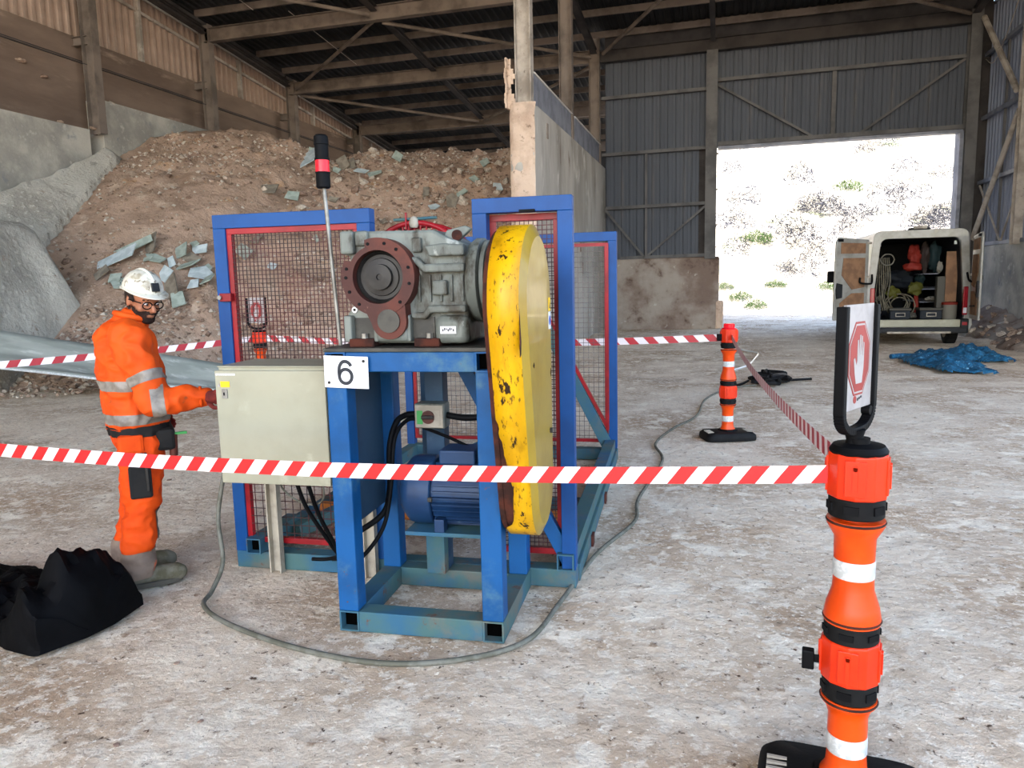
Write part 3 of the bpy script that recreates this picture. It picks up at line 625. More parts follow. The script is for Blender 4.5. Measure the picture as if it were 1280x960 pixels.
# ring flange with its lower lobe, facing the front
FC = Vector((.262, gy_, 1.66)); Fm = T(*FC) @ RX(R(90))
ring = []
for k in range(96):
    a = 2*math.pi*k/96; r = .172
    if 1.93 < a < 2.65: r = .142
    ring.append((FC.x+r*math.cos(a), FC.z+r*math.sin(a)))
def annulus(g, outer, rin, c, y0, y1):
    n = len(outer); vi = [(c[0]+rin*math.cos(2*math.pi*k/n), c[1]+rin*math.sin(2*math.pi*k/n)) for k in range(n)]
    vs = [(u, y0, v) for u, v in outer]+[(u, y0, v) for u, v in vi]+[(u, y1, v) for u, v in outer]+[(u, y1, v) for u, v in vi]; fs = []
    for i in range(n):
        j = (i+1) % n; fs += [(i, j, n+j, n+i), (2*n+i, 3*n+i, 3*n+j, 2*n+j), (i, 2*n+i, 2*n+j, j), (n+i, n+j, 3*n+j, 3*n+i)]
    return g.add(vs, fs)
g = annulus(MB(), ring, .118, (FC.x, FC.z), gy_-.075, gy_+.01)
fl = bo(g, 'ring_flange', 'rust_flange', gb, smooth=40)
lobe = [(FC.x-.075, FC.z-.13)]+[(.305+.082*math.cos(a), 1.465+.082*math.sin(a)) for a in [R(d) for d in range(190, 372, 10)]]+[(FC.x+.12, FC.z-.11)]
bo(MB().prism(lobe, gy_-.071, gy_+.01, 'y'), 'flange_lobe', 'rust_flange', gb, smooth=40)
bo(MB().lathe([(.052, 0), (.052, .008)], 32, T(.305, gy_-.071, 1.465) @ RX(R(90))), 'lobe_cap', 'cast_dark', gb, smooth=40)
for a in (75, 105, 52, 15, -12, -48, 205, 165, 232, 180):
    r = .150; bo(MB().lathe([(.0075, 0), (.0075, .003)], 10, T(FC.x+r*math.cos(R(a)), gy_-.0755, FC.z+r*math.sin(R(a))) @ RX(R(90))), 'bolt_hole', 'black', fl, top=gb)
bo(MB().lathe([(.1185, 0), (.117, .03), (.108, .035), (.10, .02), (.085, .02), (.082, .028), (.058, .03), (.056, .05), (.014, .052), (.012, .045), (.001, .045)], 48, T(FC.x, gy_-.005, FC.z) @ RX(R(90))), 'shaft_hub', 'steel_hub', gb, smooth=35)
bo(MB().lathe([(.135, .0), (.135, .072)], 48, T(FC.x, gy_, FC.z) @ RX(R(90))).add([], []), 'flange_seat', 'cast_dark', gb, smooth=40) if False else None
# input bell and adaptor along x
Lx = lambda x, y, z: T(x, y, z) @ RY(R(90))
bo(MB().lathe([(.10, -.04), (.178, -.02), (.192, 0), (.192, .03), (.18, .035)], 40, Lx(.668, .25, 1.635)), 'input_bell', 'cast', gb, smooth=35)
bo(MB().lathe([(.150, 0), (.182, .004), (.182, .022), (.15, .027)], 40, Lx(.708, .25, 1.635)), 'input_flange', 'cast', gb, smooth=35)
bo(MB().lathe([(.12, 0), (.12, .05), (.1, .06)], 32, Lx(.732, .25, 1.635)), 'adaptor', 'cast_dark', gb, smooth=35)
for a in range(0, 360, 45):
    bo(MB().lathe([(.012, 0), (.012, .022)], 6, Lx(.74, .26+.148*math.cos(R(a+20)), 1.635+.148*math.sin(R(a+20)))), 'bolt', 'steel_hub', gb)
bo(MB().prism([(.58, 1.80), (.66, 1.865), (.63, 1.88), (.545, 1.862), (.53, 1.83)], .16, .2, 'y'), 'lifting_lug', 'cast', gb, bevel=.006)
bo(MB().lathe([(.024, 0), (.024, .006)], 20, T(.595, .158, 1.838) @ RX(R(90))), 'lug_hole', 'rust', gb)
npl = bo(MB().box(.535, .607, gy_-.049, gy_-.046, 1.405, 1.438), 'name_plate', 'white', gb)
for i in range(7): bo(MB().box(.545+.008*i, .550+.008*i, gy_-.051, gy_-.0488, 1.415+.004*(i % 3), 1.426+.003*((i*2) % 3)), 'plate_mark', 'ink', npl, top=gb)
bo(MB().lathe([(.014, 0), (.014, .006)], 20, T(.115, gy_-.001, 1.515) @ RX(R(90))), 'oil_plug', 'white', gb)
bo(MB().lathe([(.006, .005), (.006, .009)], 12, T(.115, gy_-.001, 1.515) @ RX(R(90))), 'plug_centre', 'black', gb)

# --- yellow belt guard: long rounded cover, top further forward than the bottom
bg = mk('belt_guard', .89, .1, .45, 'tall chipped yellow belt guard with rounded ends right of the gearbox', 'belt guard')
c1, r1, c2, r2 = Vector((.075, 1.53)), .335, Vector((.17, .725)), .25
def capsule(r1, r2, n=26):
    d = c2-c1; L = d.length; th = math.atan2(d.y, d.x); b = math.asin((r1-r2)/L); pts = []
    a0, a1 = th+math.pi/2-b, th+3*math.pi/2+b
    # upper round end then lower round end
    for k in range(n+1): a = a0+(a1-a0)*k/n; pts.append((c1.x+r1*math.cos(a), c1.y+r1*math.sin(a)))
    a0, a1 = th-math.pi/2+b, th+math.pi/2-b
    for k in range(n+1): a = a0+(a1-a0)*k/n; pts.append((c2.x+r2*math.cos(a), c2.y+r2*math.sin(a)))
    return pts
def densify(p, st=.02):
    o = []
    for i in range(len(p)):
        a, b = Vector(p[i]), Vector(p[(i+1) % len(p)]); n = max(1, int((b-a).length/st))
        o += [tuple(a+(b-a)*k/n) for k in range(n)]
    return o
P = densify(capsule(r1, r2)); n = len(P)
g = MB(); q = random.Random(2)
left = []
for i, (y, z) in enumerate(P):       # left edge of the band is torn away low at the front
    x = .828
    if y < .28 and .56 < z < 1.05: x = .828+.045*min(1, (1.05-z)/.3)*min(1, (z-.5)/.12)+q.uniform(0, .008)
    left.append((x, y, z))
mid = [(.955, y, z) for y, z in P]; 
g.add(left+mid, [(i, (i+1) % n, n+(i+1) % n, n+i) for i in range(n)])
band = bo(g, 'guard_band', 'yellow', bg, smooth=50)
md = band.modifiers.new('s', 'SOLIDIFY'); md.thickness = .004; md.offset = -1
inset = capsule(r1-.05, r2-.05)
# bevelled side cover
Pi = []
for (y, z) in P:
    best = min(range(1), key=lambda _: 0); Pi.append((y, z))
cen = [(.5*(c1.x+c2.x)), .5*(c1.y+c2.y)]
def shrink(y, z, s):
    v = Vector((y, z)); d = c2-c1; t = max(0, min(1, (v-c1).dot(d)/d.length_squared)); b = c1+d*t; w = v-b; L = w.length
    w = w*(max(L-s, .001)/L); return b.x+w.x, b.y+w.y
g = MB(); o1 = [(.955, y, z) for y, z in P]; o2 = [(.978, *shrink(y, z, .05)) for y, z in P]; 
g.add(o1+o2, [(i, (i+1) % n, n+(i+1) % n, n+i) for i in range(n)]+[tuple(range(n, 2*n))])
side = bo(g, 'side_cover', 'yellow_side', bg, smooth=15)
bo(MB().add([(.831, *shrink(y, z, .012)) for y, z in P], [tuple(range(n))]), 'back_plate', 'rust', bg)
bo(MB().add([(.806, *shrink(y, z, .02)) for y, z in P]+[(.93, *shrink(y, z, .006)) for y, z in P], [(i, (i+1) % n, n+(i+1) % n, n+i) for i in range(n)]), 'inner_band', 'rust', bg)
g = MB()
g.prism([(-.02, 1.08), (-.015, 1.13), (.02, 1.10), (.03, .98), (.01, .95), (-.01, 1.0)], .9556, .9575, 'x')
for (y, z, a, b) in ((-.105, 1.28, .02, .012), (.33, 1.2, .015, .02)): g.prism([(y, z), (y+a, z+b), (y+a*1.6, z), (y+a, z-b)], .977, .9795, 'x')
bo(g, 'paint_chip', 'rust', bg)
bo(MB().prism([(-.262, 1.33), (-.255, 1.52), (-.235, 1.55), (-.225, 1.42), (-.24, 1.34)], .9556, .9575, 'x'), 'torn_seam', 'rust', bg)
stk = bo(MB().box(.978, .9795, .305, .355, 1.49, 1.55), 'warning_sticker', 'label_yellow', bg)
bo(MB().prism([(.315, 1.50), (.345, 1.50), (.33, 1.54)], .9796, .980, 'x'), 'triangle_mark', 'ink', stk, top=bg)
stk = bo(MB().box(.978, .9795, .30, .36, 1.405, 1.485), 'notice_sticker', 'white', bg)
bo(MB().lathe([(.022, 0), (.022, .0008)], 20, Lx(.9795, .33, 1.445)), 'blue_disc', 'label_blue', stk, top=bg)
bo(MB().lathe([(.013, 0), (.013, .012)], 6, Lx(.977, .30, .93)), 'bolt', 'cast_dark', bg)

# --- electric motor
mo = mk('electric_motor', .5, .38, .435, 'dark blue finned electric motor on a shelf inside the blue stand', 'motor')
mc = (.37, .605)
bo(MB().lathe([(.06, 0), (.13, .012), (.165, .045), (.172, .07), (.172, .17), (.165, .175)], 40, Lx(.225, *mc)), 'fan_cowl', 'motor_blue', mo, smooth=35)
bo(MB().lathe([(.145, 0), (.145, .36)], 40, Lx(.39, *mc)), 'motor_body', 'motor_blue', mo, smooth=35)
for k in range(34):
    a = 2*math.pi*k/34
    if abs(math.sin(a)) > .93: continue
    c, s_ = math.cos(a), math.sin(a)
    bo(MB().bar((.41, mc[0]+.158*c, mc[1]+.158*s_), (.73, mc[0]+.158*c, mc[1]+.158*s_), .005, .03, up=(0, c, s_)), 'cooling_fin', 'motor_blue', mo)
bo(MB().lathe([(.165, 0), (.17, .01), (.17, .035), (.12, .05)], 40, Lx(.735, *mc)), 'end_shield', 'motor_blue', mo, smooth=35)
for x0, y0 in ((.42, .20), (.67, .20), (.42, .48), (.67, .48)): bo(MB().box(x0, x0+.05, y0, y0+.06, .435, .50), 'motor_foot', 'motor_blue', mo, bevel=.004)
bo(MB().box(.44, .62, .25, .42, .76, .83), 'terminal_box', 'motor_blue', mo, bevel=.008)
bo(MB().box(.395, .415, .19, .205, .59, .61), 'cowl_clip', 'cast_dark', mo)

# --- control cabinet
cb = mk('control_cabinet', -.32, .22, .68, 'beige metal control cabinet beside the blue stand, in front of the worker', 'cabinet')
bo(MB().box(-.612, -.035, .10, .42, .69, 1.25), 'cabinet_body', 'beige', cb, bevel=.005)
dr = bo(MB().box(-.62, -.045, .078, .098, .68, 1.235), 'door', 'beige', cb, bevel=.004)
bo(MB().box(-.60, -.55, .075, .078, 1.135, 1.18).add([], []), 'lock_plate', 'steel_bright', dr, top=cb, bevel=.002) if False else None
lk = bo(MB().box(-.585, -.555, .072, .079, 1.10, 1.145), 'lock_plate', 'steel_bright', dr, top=cb, bevel=.002)
bo(MB().box(-.590, -.542, .0755, .078, 1.155, 1.183), 'warning_label', 'label_yellow', dr, top=cb)
bo(MB().prism([(-.607, 1.157), (-.592, 1.157), (-.5995, 1.172)], .0755, .078, 'y'), 'triangle_label', 'sign_white', dr, top=cb)
bo(MB().box(-.575, -.568, .0705, .0725, 1.115, 1.13), 'keyhole', 'black', dr, top=cb)
for i in range(11): bo(MB().box(-.612+.0095*i, -.605+.0095*i, .0755, .078, 1.212, 1.221), 'white_lettering', 'white', dr, top=cb)
bo(MB().box(-.50, -.46, .068, .079, .785, .80), 'lower_lock', 'steel_hub', dr, top=cb, bevel=.002)
bo(MB().box(-.57, -.45, .0755, .078, .715, .727), 'scratch_mark', 'orange', dr, top=cb) if False else None
bo(MB().prism([(-.51, .745), (-.47, .745), (-.49, .73)], .0755, .078, 'y'), 'rust_mark', 'rust', dr, top=cb)
bo(MB().box(-.612, -.04, .09, .43, 1.25, 1.256), 'top_edge', 'beige', cb, bevel=.002)
# strut post behind the cabinet, its feet on the floor in front of the cage rail
for x, z1 in ((-.71, .72), (-.13, .72)):
    sp_ = mk('support_strut', x+.03, .60, 0, 'weathered channel strut holding up the cabinet, '+('left one' if x < -.5 else 'one behind the front left stand leg'), 'strut', 'cabinet support struts')
    bo(MB().box(x-.005, x+.003, .60, .645, 0, z1).box(x, x+.06, .637, .645, 0, z1).box(x+.057, x+.065, .60, .645, 0, z1), 'channel', 'beige_dark', sp_)
# cabinet cables
kc = mk('cabinet_cables', -.3, .3, .5, 'black cables dropping from the underside of the beige cabinet', 'cable')
for p in ([(-.33, .25, .69), (-.30, .3, .5), (-.25, .45, .25), (-.24, .5, .17), (-.33, .55, .125), (-.42, .55, .12)], [(-.27, .25, .69), (-.26, .35, .45), (-.23, .46, .24), (-.23, .5, .16), (-.3, .56, .122)]):
    bo(MB().tube(smooth_path(p), .011, 8), 'cable', 'black', kc, smooth=60)
bo(MB().tube(smooth_path([(-.4, .25, .69), (-.43, .3, .6), (-.38, .35, .52), (-.28, .35, .5), (-.2, .3, .56), (-.18, .25, .69)]), .005, 6), 'thin_wire', 'cable', kc, smooth=60)

# --- isolator switch on the centre post
sw = mk('isolator_switch', .33, .5, 1.0, 'small grey isolator box with a red knob on the centre post under the gearbox', 'switch')
bo(MB().box(.245, .405, .47, .57, .89, 1.02), 'switch_box', 'cast', sw, bevel=.008)
bo(MB().box(.25, .40, .462, .471, .896, 1.014), 'switch_lid', 'beige_dark', sw, bevel=.004)
bo(MB().box(.262, .292, .459, .463, .915, .985), 'green_label', 'green', sw); bo(MB().box(.35, .385, .459, .463, .915, .99), 'yellow_label', 'beige_dark', sw)
kn = bo(MB().lathe([(.034, 0), (.034, .008)], 24, T(.322, .462, .952) @ RX(R(90))), 'knob_plate', 'rust_flange', sw)
bo(MB().box(.29, .354, .44, .456, .945, .962), 'knob_grip', 'steel_hub', kn, top=sw, bevel=.003)
bo(MB().tube(smooth_path([(.25, .52, .955), (.19, .50, .955), (.15, .45, .92), (.13, .40, .80), (.13, .38, .6), (.11, .33, .48), (.0, .25, .40), (-.05, .2, .39)]), .016, 8), 'cable', 'black', sw, smooth=60)
bo(MB().tube(smooth_path([(.25, .52, .93), (.2, .48, .93), (.16, .40, .85), (.15, .34, .6), (.13, .26, .42), (.05, .15, .30), (-.03, .12, .29)]), .011, 8), 'cable', 'black', sw, smooth=60)
bo(MB().tube(smooth_path([(.40, .52, .955), (.5, .5, .945), (.6, .5, .95), (.76, .5, .95)]), .017, 8), 'cable', 'black', sw, smooth=60)
bo(MB().tube(smooth_path([(.28, .5, .89), (.42, .44, .86), (.56, .38, .82)]), .009, 8), 'cable', 'black', sw, smooth=60)

# --- number plate
np_ = mk('number_plate', .105, -.006, 1.24, 'white plate with the black number 6 fixed to the stand corner', 'sign')
pz = [(.0, 1.172), (.213, 1.165), (.215, 1.31), (.002, 1.317)]
bo(MB().prism(pz, -.016, -.012, 'y'), 'plate', 'white', np_, bevel=.002)
g6 = MB(); cx6, cz6 = .105, 1.222      # the digit: a closed bowl and a curved stem
bowl = [(cx6+.030*math.cos(2*math.pi*k/36), cz6+.032*math.sin(2*math.pi*k/36)) for k in range(36)]
stem = [(cx6-.030, cz6+.002), (cx6-.031, cz6+.022), (cx6-.027, cz6+.046), (cx6-.014, cz6+.064), (cx6+.004, cz6+.067), (cx6+.020, cz6+.058), (cx6+.027, cz6+.046)]
def stroke(pts, w, closed=False):
    pts = [Vector((x, 0, z)) for x, z in pts]
    if not closed: pts = smooth_path(pts, 5)
    n = len(pts); L = []
    for i, p in enumerate(pts):
        d = (pts[(i+1) % n]-pts[i-1]) if closed else (pts[min(i+1, n-1)]-pts[max(i-1, 0)]); d.normalize(); o = Vector((-d.z, 0, d.x))*w/2
        L += [(p.x-o.x, -.0166, p.z-o.z), (p.x+o.x, -.0166, p.z+o.z)]
    g6.add(L, [(2*i, 2*i+1, (2*i+3) % (2*n), (2*i+2) % (2*n)) for i in range(n if closed else n-1)])
stroke(bowl, .0155, True); stroke(stem, .0155)
bo(g6, 'digit', 'ink', np_)
for (x, z) in ((.193, 1.29), (.023, 1.194)):
    bo(MB().lathe([(.007, 0), (.006, .003)], 16, T(x, -.0165, z) @ RX(R(90))), 'screw', 'steel_hub', np_)

# --- signal beacon on a pole
be = mk('signal_beacon', .0, .15, 1.348, 'black and red signal light on a thin steel pole behind the number plate', 'beacon')
bo(MB().tube([(.012, .15, 1.3), (-.03, .15, 2.075)], .0095, 12), 'pole', 'steel_bright', be, smooth=60)
bx = -.032
bo(MB().lathe([(.026, 2.07), (.032, 2.075), (.032, 2.135), (.034, 2.137), (.034, 2.143)], 28, T(bx, .15, 0)), 'base_module', 'black', be, smooth=35)
bo(MB().lathe([(.032, 2.143), (.032, 2.195)], 28, T(bx, .15, 0)), 'red_lens', 'red_lens', be, smooth=35)
bo(MB().lathe([(.034, 2.195), (.034, 2.205), (.031, 2.207), (.031, 2.262), (.034, 2.265), (.034, 2.268), (.032, 2.30), (.025, 2.308)], 28, T(bx, .15, 0)), 'black_module', 'black', be, smooth=35)

# --- guard cage around the machine
cg = mk('guard_cage', .04, 2.1, 0, 'blue steel guard cage with red mesh panels standing behind the machine', 'guard cage')
def bx_(g, *a): return g.box(*a)
for a in ((-.96, 1.045, .66, .76, 0, .1), (-.96, 1.045, 3.55, 3.65, 0, .1), (-.96, -.86, .76, 3.55, 0, .1), (.955, 1.055, .76, 3.62, .0, .1), (-.86, .955, 2.0, 2.08, .0, .08)):
    bo(MB().box(*a), 'base_rail', 'blue_dusty', cg, bevel=.005)
def hollow(x, y0, y1, z0, z1, w=.09):
    t = .007; g = MB().box(x, x+w, y0, y1, z0, z0+t).box(x, x+w, y0, y1, z1-t, z1).box(x, x+t, y0, y1, z0+t, z1-t).box(x+w-t, x+w, y0, y1, z0+t, z1-t)
    o = bo(g, 'cross_rail', 'blue_dusty', cg); bo(MB().box(x+t, x+w-t, y0+.05, y0+.06, z0+t, z1-t), 'hollow_shade', 'void', o, top=cg)  # black plate just inside paints the shade of the hollow
hollow(-.87, .62, 1.1, .10, .19); hollow(.945, .64, 3.55, .10, .19); hollow(.16, .85, 1.5, .10, .19)
pw = .075; yf = .66
for x0, x1, zt, m in ((-.96, -.03, 2.03, 'blue_clean'), (.53, 1.045, 2.05, 'blue_clean')):
    bo(MB().box(x0, x0+pw, yf, yf+pw, .1, zt-pw), 'post', m, cg, bevel=.003); bo(MB().box(x1-pw, x1, yf, yf+pw, .1, zt-pw), 'post', m, cg, bevel=.003)
    bo(MB().box(x0, x1, yf, yf+pw, zt-pw, zt), 'top_bar', m, cg, bevel=.003)
yr = 3.58
for x in (-.97, .07, .975): bo(MB().box(x, x+pw*1.0, yr, yr+pw, .1, 1.97), 'post', 'blue_clean', cg, bevel=.003)
bo(MB().box(-.97, 1.05, yr, yr+pw, 1.97, 2.05), 'top_bar', 'blue_clean', cg, bevel=.003)
bo(MB().bar((.40, .705, 1.28), (1.0, .705, .14), .075, .05, up=(0, 1, 0)), 'brace', 'blue', cg, bevel=.003)
bo(MB().bar((.40, 3.57, 1.25), (.97, 3.57, .12), .10, .06, up=(0, 1, 0)), 'brace', 'blue_dusty', cg, bevel=.003)
bo(MB().bar((-.75, 1.0, .12), (.2, 2.3, .42), .08, .08), 'brace', 'blue_dusty', cg, bevel=.003)
def panel(name, x0, x1, z0, z1, y, pitch, fw_, wm, rm='red', cut=None):
    g = MB().frame(x0, x1, z0, z1, y-.017, y+.017, fw_); p = bo(g, name, rm, cg, bevel=.002)
    w = MB(); xa, xb, za, zb = x0+fw_*.5, x1-fw_*.5, z0+fw_*.5, z1-fw_*.5; t = .0019
    k = 1; zs = cut or za       # fine wires above the cut, every second wire only below it
    while xa+k*pitch < xb: x = xa+k*pitch; w.box(x-t, x+t, y-.012-t, y-.012+t, zs if k % 2 else za, zb); k += 1
    k = 1
    while za+k*pitch < zb:
        z = za+k*pitch
        if z > zs or k % 2 == 0: w.box(xa, xb, y-.015-t, y-.015+t, z-t, z+t)
        k += 1
    bo(w, 'wire_mesh', wm, p, top=cg, kind='stuff')
    return p
pA = panel('mesh_panel', -.888, -.10, .155, 1.955, yf+.03, .0235, .032, 'wire', cut=.9)
bo(MB().box(-.93, -.86, yf-.028, yf-.004, 1.555, 1.60), 'latch', 'red', pA, top=cg, bevel=.003)
bo(MB().lathe([(.012, 0), (.012, .01)], 12, T(-.925, yf-.03, 1.577) @ RX(R(90))), 'latch_knob', 'steel_bright', pA, top=cg)
pB = panel('mesh_panel', .605, .972, .155, 1.972, yf+.09, .0235, .034, 'wire')
bo(MB().box(.78, .86, yf-.02, yf+.0, 1.972, 1.985), 'hinge', 'black', pB, top=cg)
panel('mesh_panel', -.89, .06, .155, 1.955, yr+.03, .045, .03, 'wire_grey')
panel('mesh_panel', .15, .97, .155, 1.955, yr+.03, .045, .03, 'wire_grey')
bo(MB().bar((.44, yr-.01, 1.30), (.965, yr-.01, .30), .03, .03, up=(0, 1, 0)).bar((.965, yr-.01, .28), (.965, yr-.01, 1.95), .03, .03), 'inner_red_frame', 'red', cg)
for z in (1.45, .85, .35): bo(MB().box(-.90, -.86, yr-.03, yr+.01, z, z+.07), 'hinge', 'red', cg)
for y in (1.3, 2.2): bo(MB().box(1.056, 1.07, y, y+.08, -.0, .07), 'rail_foot', 'rust_flange', cg)

# --- round slatted red guard behind the gearbox
rg = mk('round_flywheel_guard', .02, 1.3, .1, 'round red slatted guard with a blue handle on top, behind the gearbox', 'guard')
rc = (.03, 1.65)
bo(MB().tube([(rc[0]+.34*math.cos(2*math.pi*k/40), 1.2, rc[1]+.34*math.sin(2*math.pi*k/40)) for k in range(40)], .016, 8, closed=True), 'front_hoop', 'red', rg, smooth=60)
bo(MB().tube([(rc[0]+.34*math.cos(2*math.pi*k/40), 1.42, rc[1]+.34*math.sin(2*math.pi*k/40)) for k in range(40)], .016, 8, closed=True), 'rear_hoop', 'red', rg, smooth=60)
for k in range(48):
    a = 2*math.pi*k/48; bo(MB().bar((rc[0]+.34*math.cos(a), 1.2, rc[1]+.34*math.sin(a)), (rc[0]+.34*math.cos(a), 1.42, rc[1]+.34*math.sin(a)), .018, .006, up=(math.cos(a), 0, math.sin(a))), 'slat', 'red', rg)
for k in range(-8, 9):
    x = k*.037; h = math.sqrt(.33**2-x*x); bo(MB().box(rc[0]+x-.004, rc[0]+x+.004, 1.195, 1.203, rc[1]-h, rc[1]+h), 'wire_bar', 'red', rg)
bo(MB().box(-.01, .07, 1.3, 1.38, .1, 1.32), 'stand_post', 'blue_dark', rg)
bo(MB().tube([(-.10, 1.2, 2.01), (.17, 1.2, 2.015)], .009, 8), 'handle', 'blue_dusty', rg, smooth=60)
bo(MB().lathe([(.02, 0), (.03, .02), (.026, .05), (.01, .065)], 16, T(.03, 1.19, 1.96)), 'handle_boss', 'beige_dark', rg, smooth=40)
bo(MB().box(-.022, -.014, 1.18, 1.2, 1.95, 2.05), 'stay', 'red', rg)

# --- things lying inside the cage
pp_ = mk('orange_pipe', .15, 1.35, .1, 'rusty orange pipe lying inside the cage behind the stand', 'pipe')
bo(MB().tube([(-.75, 1.35, .15), (.93, 1.35, .15)], .05, 16), 'pipe', 'pipe_orange', pp_, smooth=60)
bo(MB().box(-.75, .93, 1.5, 1.6, .08, .12), 'timber', 'rust_flange', pp_)
for (x, y) in ((-.80, 1.7),):
    bk = mk('hollow_steel_block', x, y, .1, 'dark red steel block with open ends inside the left of the cage', 'steel block')
    bo(MB().frame(x-.02, x+.18, .10, .26, y, y+.25, .02).box(x+.07, x+.09, y, y+.25, .1, .26).box(x, x+.16, y, y+.25, .17, .19), 'block', 'rust_flange', bk)

# --- ground cable
def gw(pts): return [Vector((x, y, .012)) for x, y in pts]
gc = [W(-.93, .55, .6), W(-.955, .50, .35), Vector((-2.66, 3.36, .12)), Vector((-2.63, 3.22, .014)), Vector((-2.55, 3.05, .012)), Vector((-2.30, 2.90, .012)), Vector((-1.85, 2.76, .012)), Vector((-1.40, 2.72, .012)), Vector((-1.05, 2.84, .012)), Vector((-.83, 3.07, .012)),
      Vector((-.77, 3.5, .012)), Vector((-.70, 4.2, .012)), Vector((-.55, 4.85, .012)), Vector((-.58, 5.4, .012)), Vector((-.50, 6.6, .012)), Vector((-.62, 7.3, .012)), Vector((-.50, 8.1, .012)), Vector((-.28, 8.9, .012)), Vector((-.20, 10.2, .012)), Vector((.1, 11.2, .015)), Vector((.5, 11.6, .02))]
MB().tube(smooth_path(gc, 10), .0125, 8).build('ground_cable', M_['cable'], None, smooth=60, label='long grey cable looping over the floor around the blue stand', cat='cable')
# ------------------------------------------------------------------ barrier posts
def hexband(g, r, z0, z1, rot=0, n=8):
    g.lathe([(r-.004, z0), (r, z0+.004), (r, z1-.004), (r-.004, z1)], n, RZ(rot)); return g
def make_post(lab, top):
    o = empty('barrier_post', (0, 0, 0), 0, lab, 'barrier post', 'orange tape barrier posts')
    MB().lathe([(.078, .085), (.078, .10), (.06, .13), (.0565, .17), (.0565, .25), (.056, .30), (.066, .33), (.079, .345), (.079, .36), (.055, .36), (.055, .60), (.079, .60), (.08, .615), (.074, .65), (.058, .70), (.0565, .74), (.0565, .80), (.058, .86), (.072, .885), (.08, .90), (.08, .915), (.05, .915), (.05, 1.10)], 32).build('tube', M_['orange'], o, smooth=35)
    for z in (.348, .605, .905): MB().lathe([(.080, z), (.083, z+.004), (.080, z+.008)], 32).build('groove_ring', M_['rust'], o, smooth=50)
    for z0, z1 in ((.182, .239), (.739, .793)): MB().lathe([(.0575, z0), (.0583, z0+.002), (.0583, z1-.002), (.0575, z1)], 32).build('reflective_band', M_['reflect'], o, smooth=35)
    for z0, z1 in ((.36, .42), (.545, .60), (.925, .985)):
        b = MB().lathe([(.074, z0), (.077, z0+.004), (.077, z1-.004), (.074, z1)], 32).build('black_collar', M_['rubber'], o, smooth=35)
        for k in range(6):
            MB().box(.073, .0795, -.02, .02, z0+.018, z1-.018, RZ(k*1.047+.3)).build('grip_pad', M_['black'], b)
    for z0, z1 in ((.418, .547), (.983, 1.115)):
        u = hexband(MB(), .083, z0, z1, .2, 10).build('tape_unit', M_['orange_red'], o, bevel=.003)
        for k in range(4):
            M = RZ(.2+k*1.5708-1.9)
            MB().box(.077, .0835, -.028, .028, z0+.014, z1-.014, M).build('recess_panel', M_['orange_red'], u, bevel=.002)
            MB().box(.082, .089, -.006, .006, z0+.03, z1-.03, M).lathe([(.008, 0), (.008, .008)], 12, M @ T(.081, 0, z1-.034) @ RY(R(90))).build('release_tab', M_['orange_red'], u)
        MB().box(.078, .094, -.012, .012, z0+.03, z1-.04, RZ(.35)).build('tape_slot', M_['orange_red'], u, bevel=.003)
    # rubber foot
    pts = []
    for k in range(40):
        a = 2*math.pi*k/40; c, s = math.cos(a), math.sin(a); e = .32
        pts.append((.255*math.copysign(abs(c)**e, c), .17*math.copysign(abs(s)**e, s)))
    g = MB(); lv = [(1.0, 0), (1.02, .02), (1.0, .055), (.9, .078), (.45, .09)]
    g.add([(x*s, y*s, z) for s, z in lv for x, y in pts], [(i*40+k, i*40+(k+1) % 40, (i+1)*40+(k+1) % 40, (i+1)*40+k) for i in range(4) for k in range(40)]+[tuple(reversed(range(40))), tuple(160+k for k in range(40))])
    f = g.build('rubber_foot', M_['rubber'], o, smooth=40)
    MB().lathe([(.1, .085), (.095, .10), (.08, .105)], 8, RZ(.39)).build('foot_socket', M_['black'], f, smooth=30)
    for sx in (-1, 1):
        for k in range(5): MB().box(sx*.2-.03, sx*.2+.03, -.09+k*.03, -.078+k*.03, .078, .088).build('foot_rib', M_['beige_dark'], f)
    if top == 'sign' or top == 'sign_far':
        MB().lathe([(.078, 1.112), (.08, 1.12), (.07, 1.135), (.03, 1.14), (.03, 1.155)], 28).build('cap', M_['black'], o, smooth=35)
    else:
        MB().lathe([(.07, 1.115), (.072, 1.125), (.05, 1.13), (.05, 1.165), (.045, 1.172)], 24).build('red_cap_lamp', M_['red_lens'], o, smooth=35)
        for k in range(10): MB().box(.048, .054, -.006, .006, 1.13, 1.165, RZ(k*.628)).build('lamp_rib', M_['red_lens'], o)
    return o
def hand_poly():
    import itertools
    return [(-.022,-.055),(.018,-.055),(.026,-.02),(.027,.0),(.027,.04),(.021,.043),(.018,.01),(.016,.01),(.015,.056),(.008,.058),(.006,.012),(.004,.012),(.003,.06),(-.004,.06),(-.006,.012),(-.008,.012),(-.011,.05),(-.018,.048),(-.018,.0),(-.021,-.012),(-.034,.008),(-.041,.004),(-.033,-.028)]
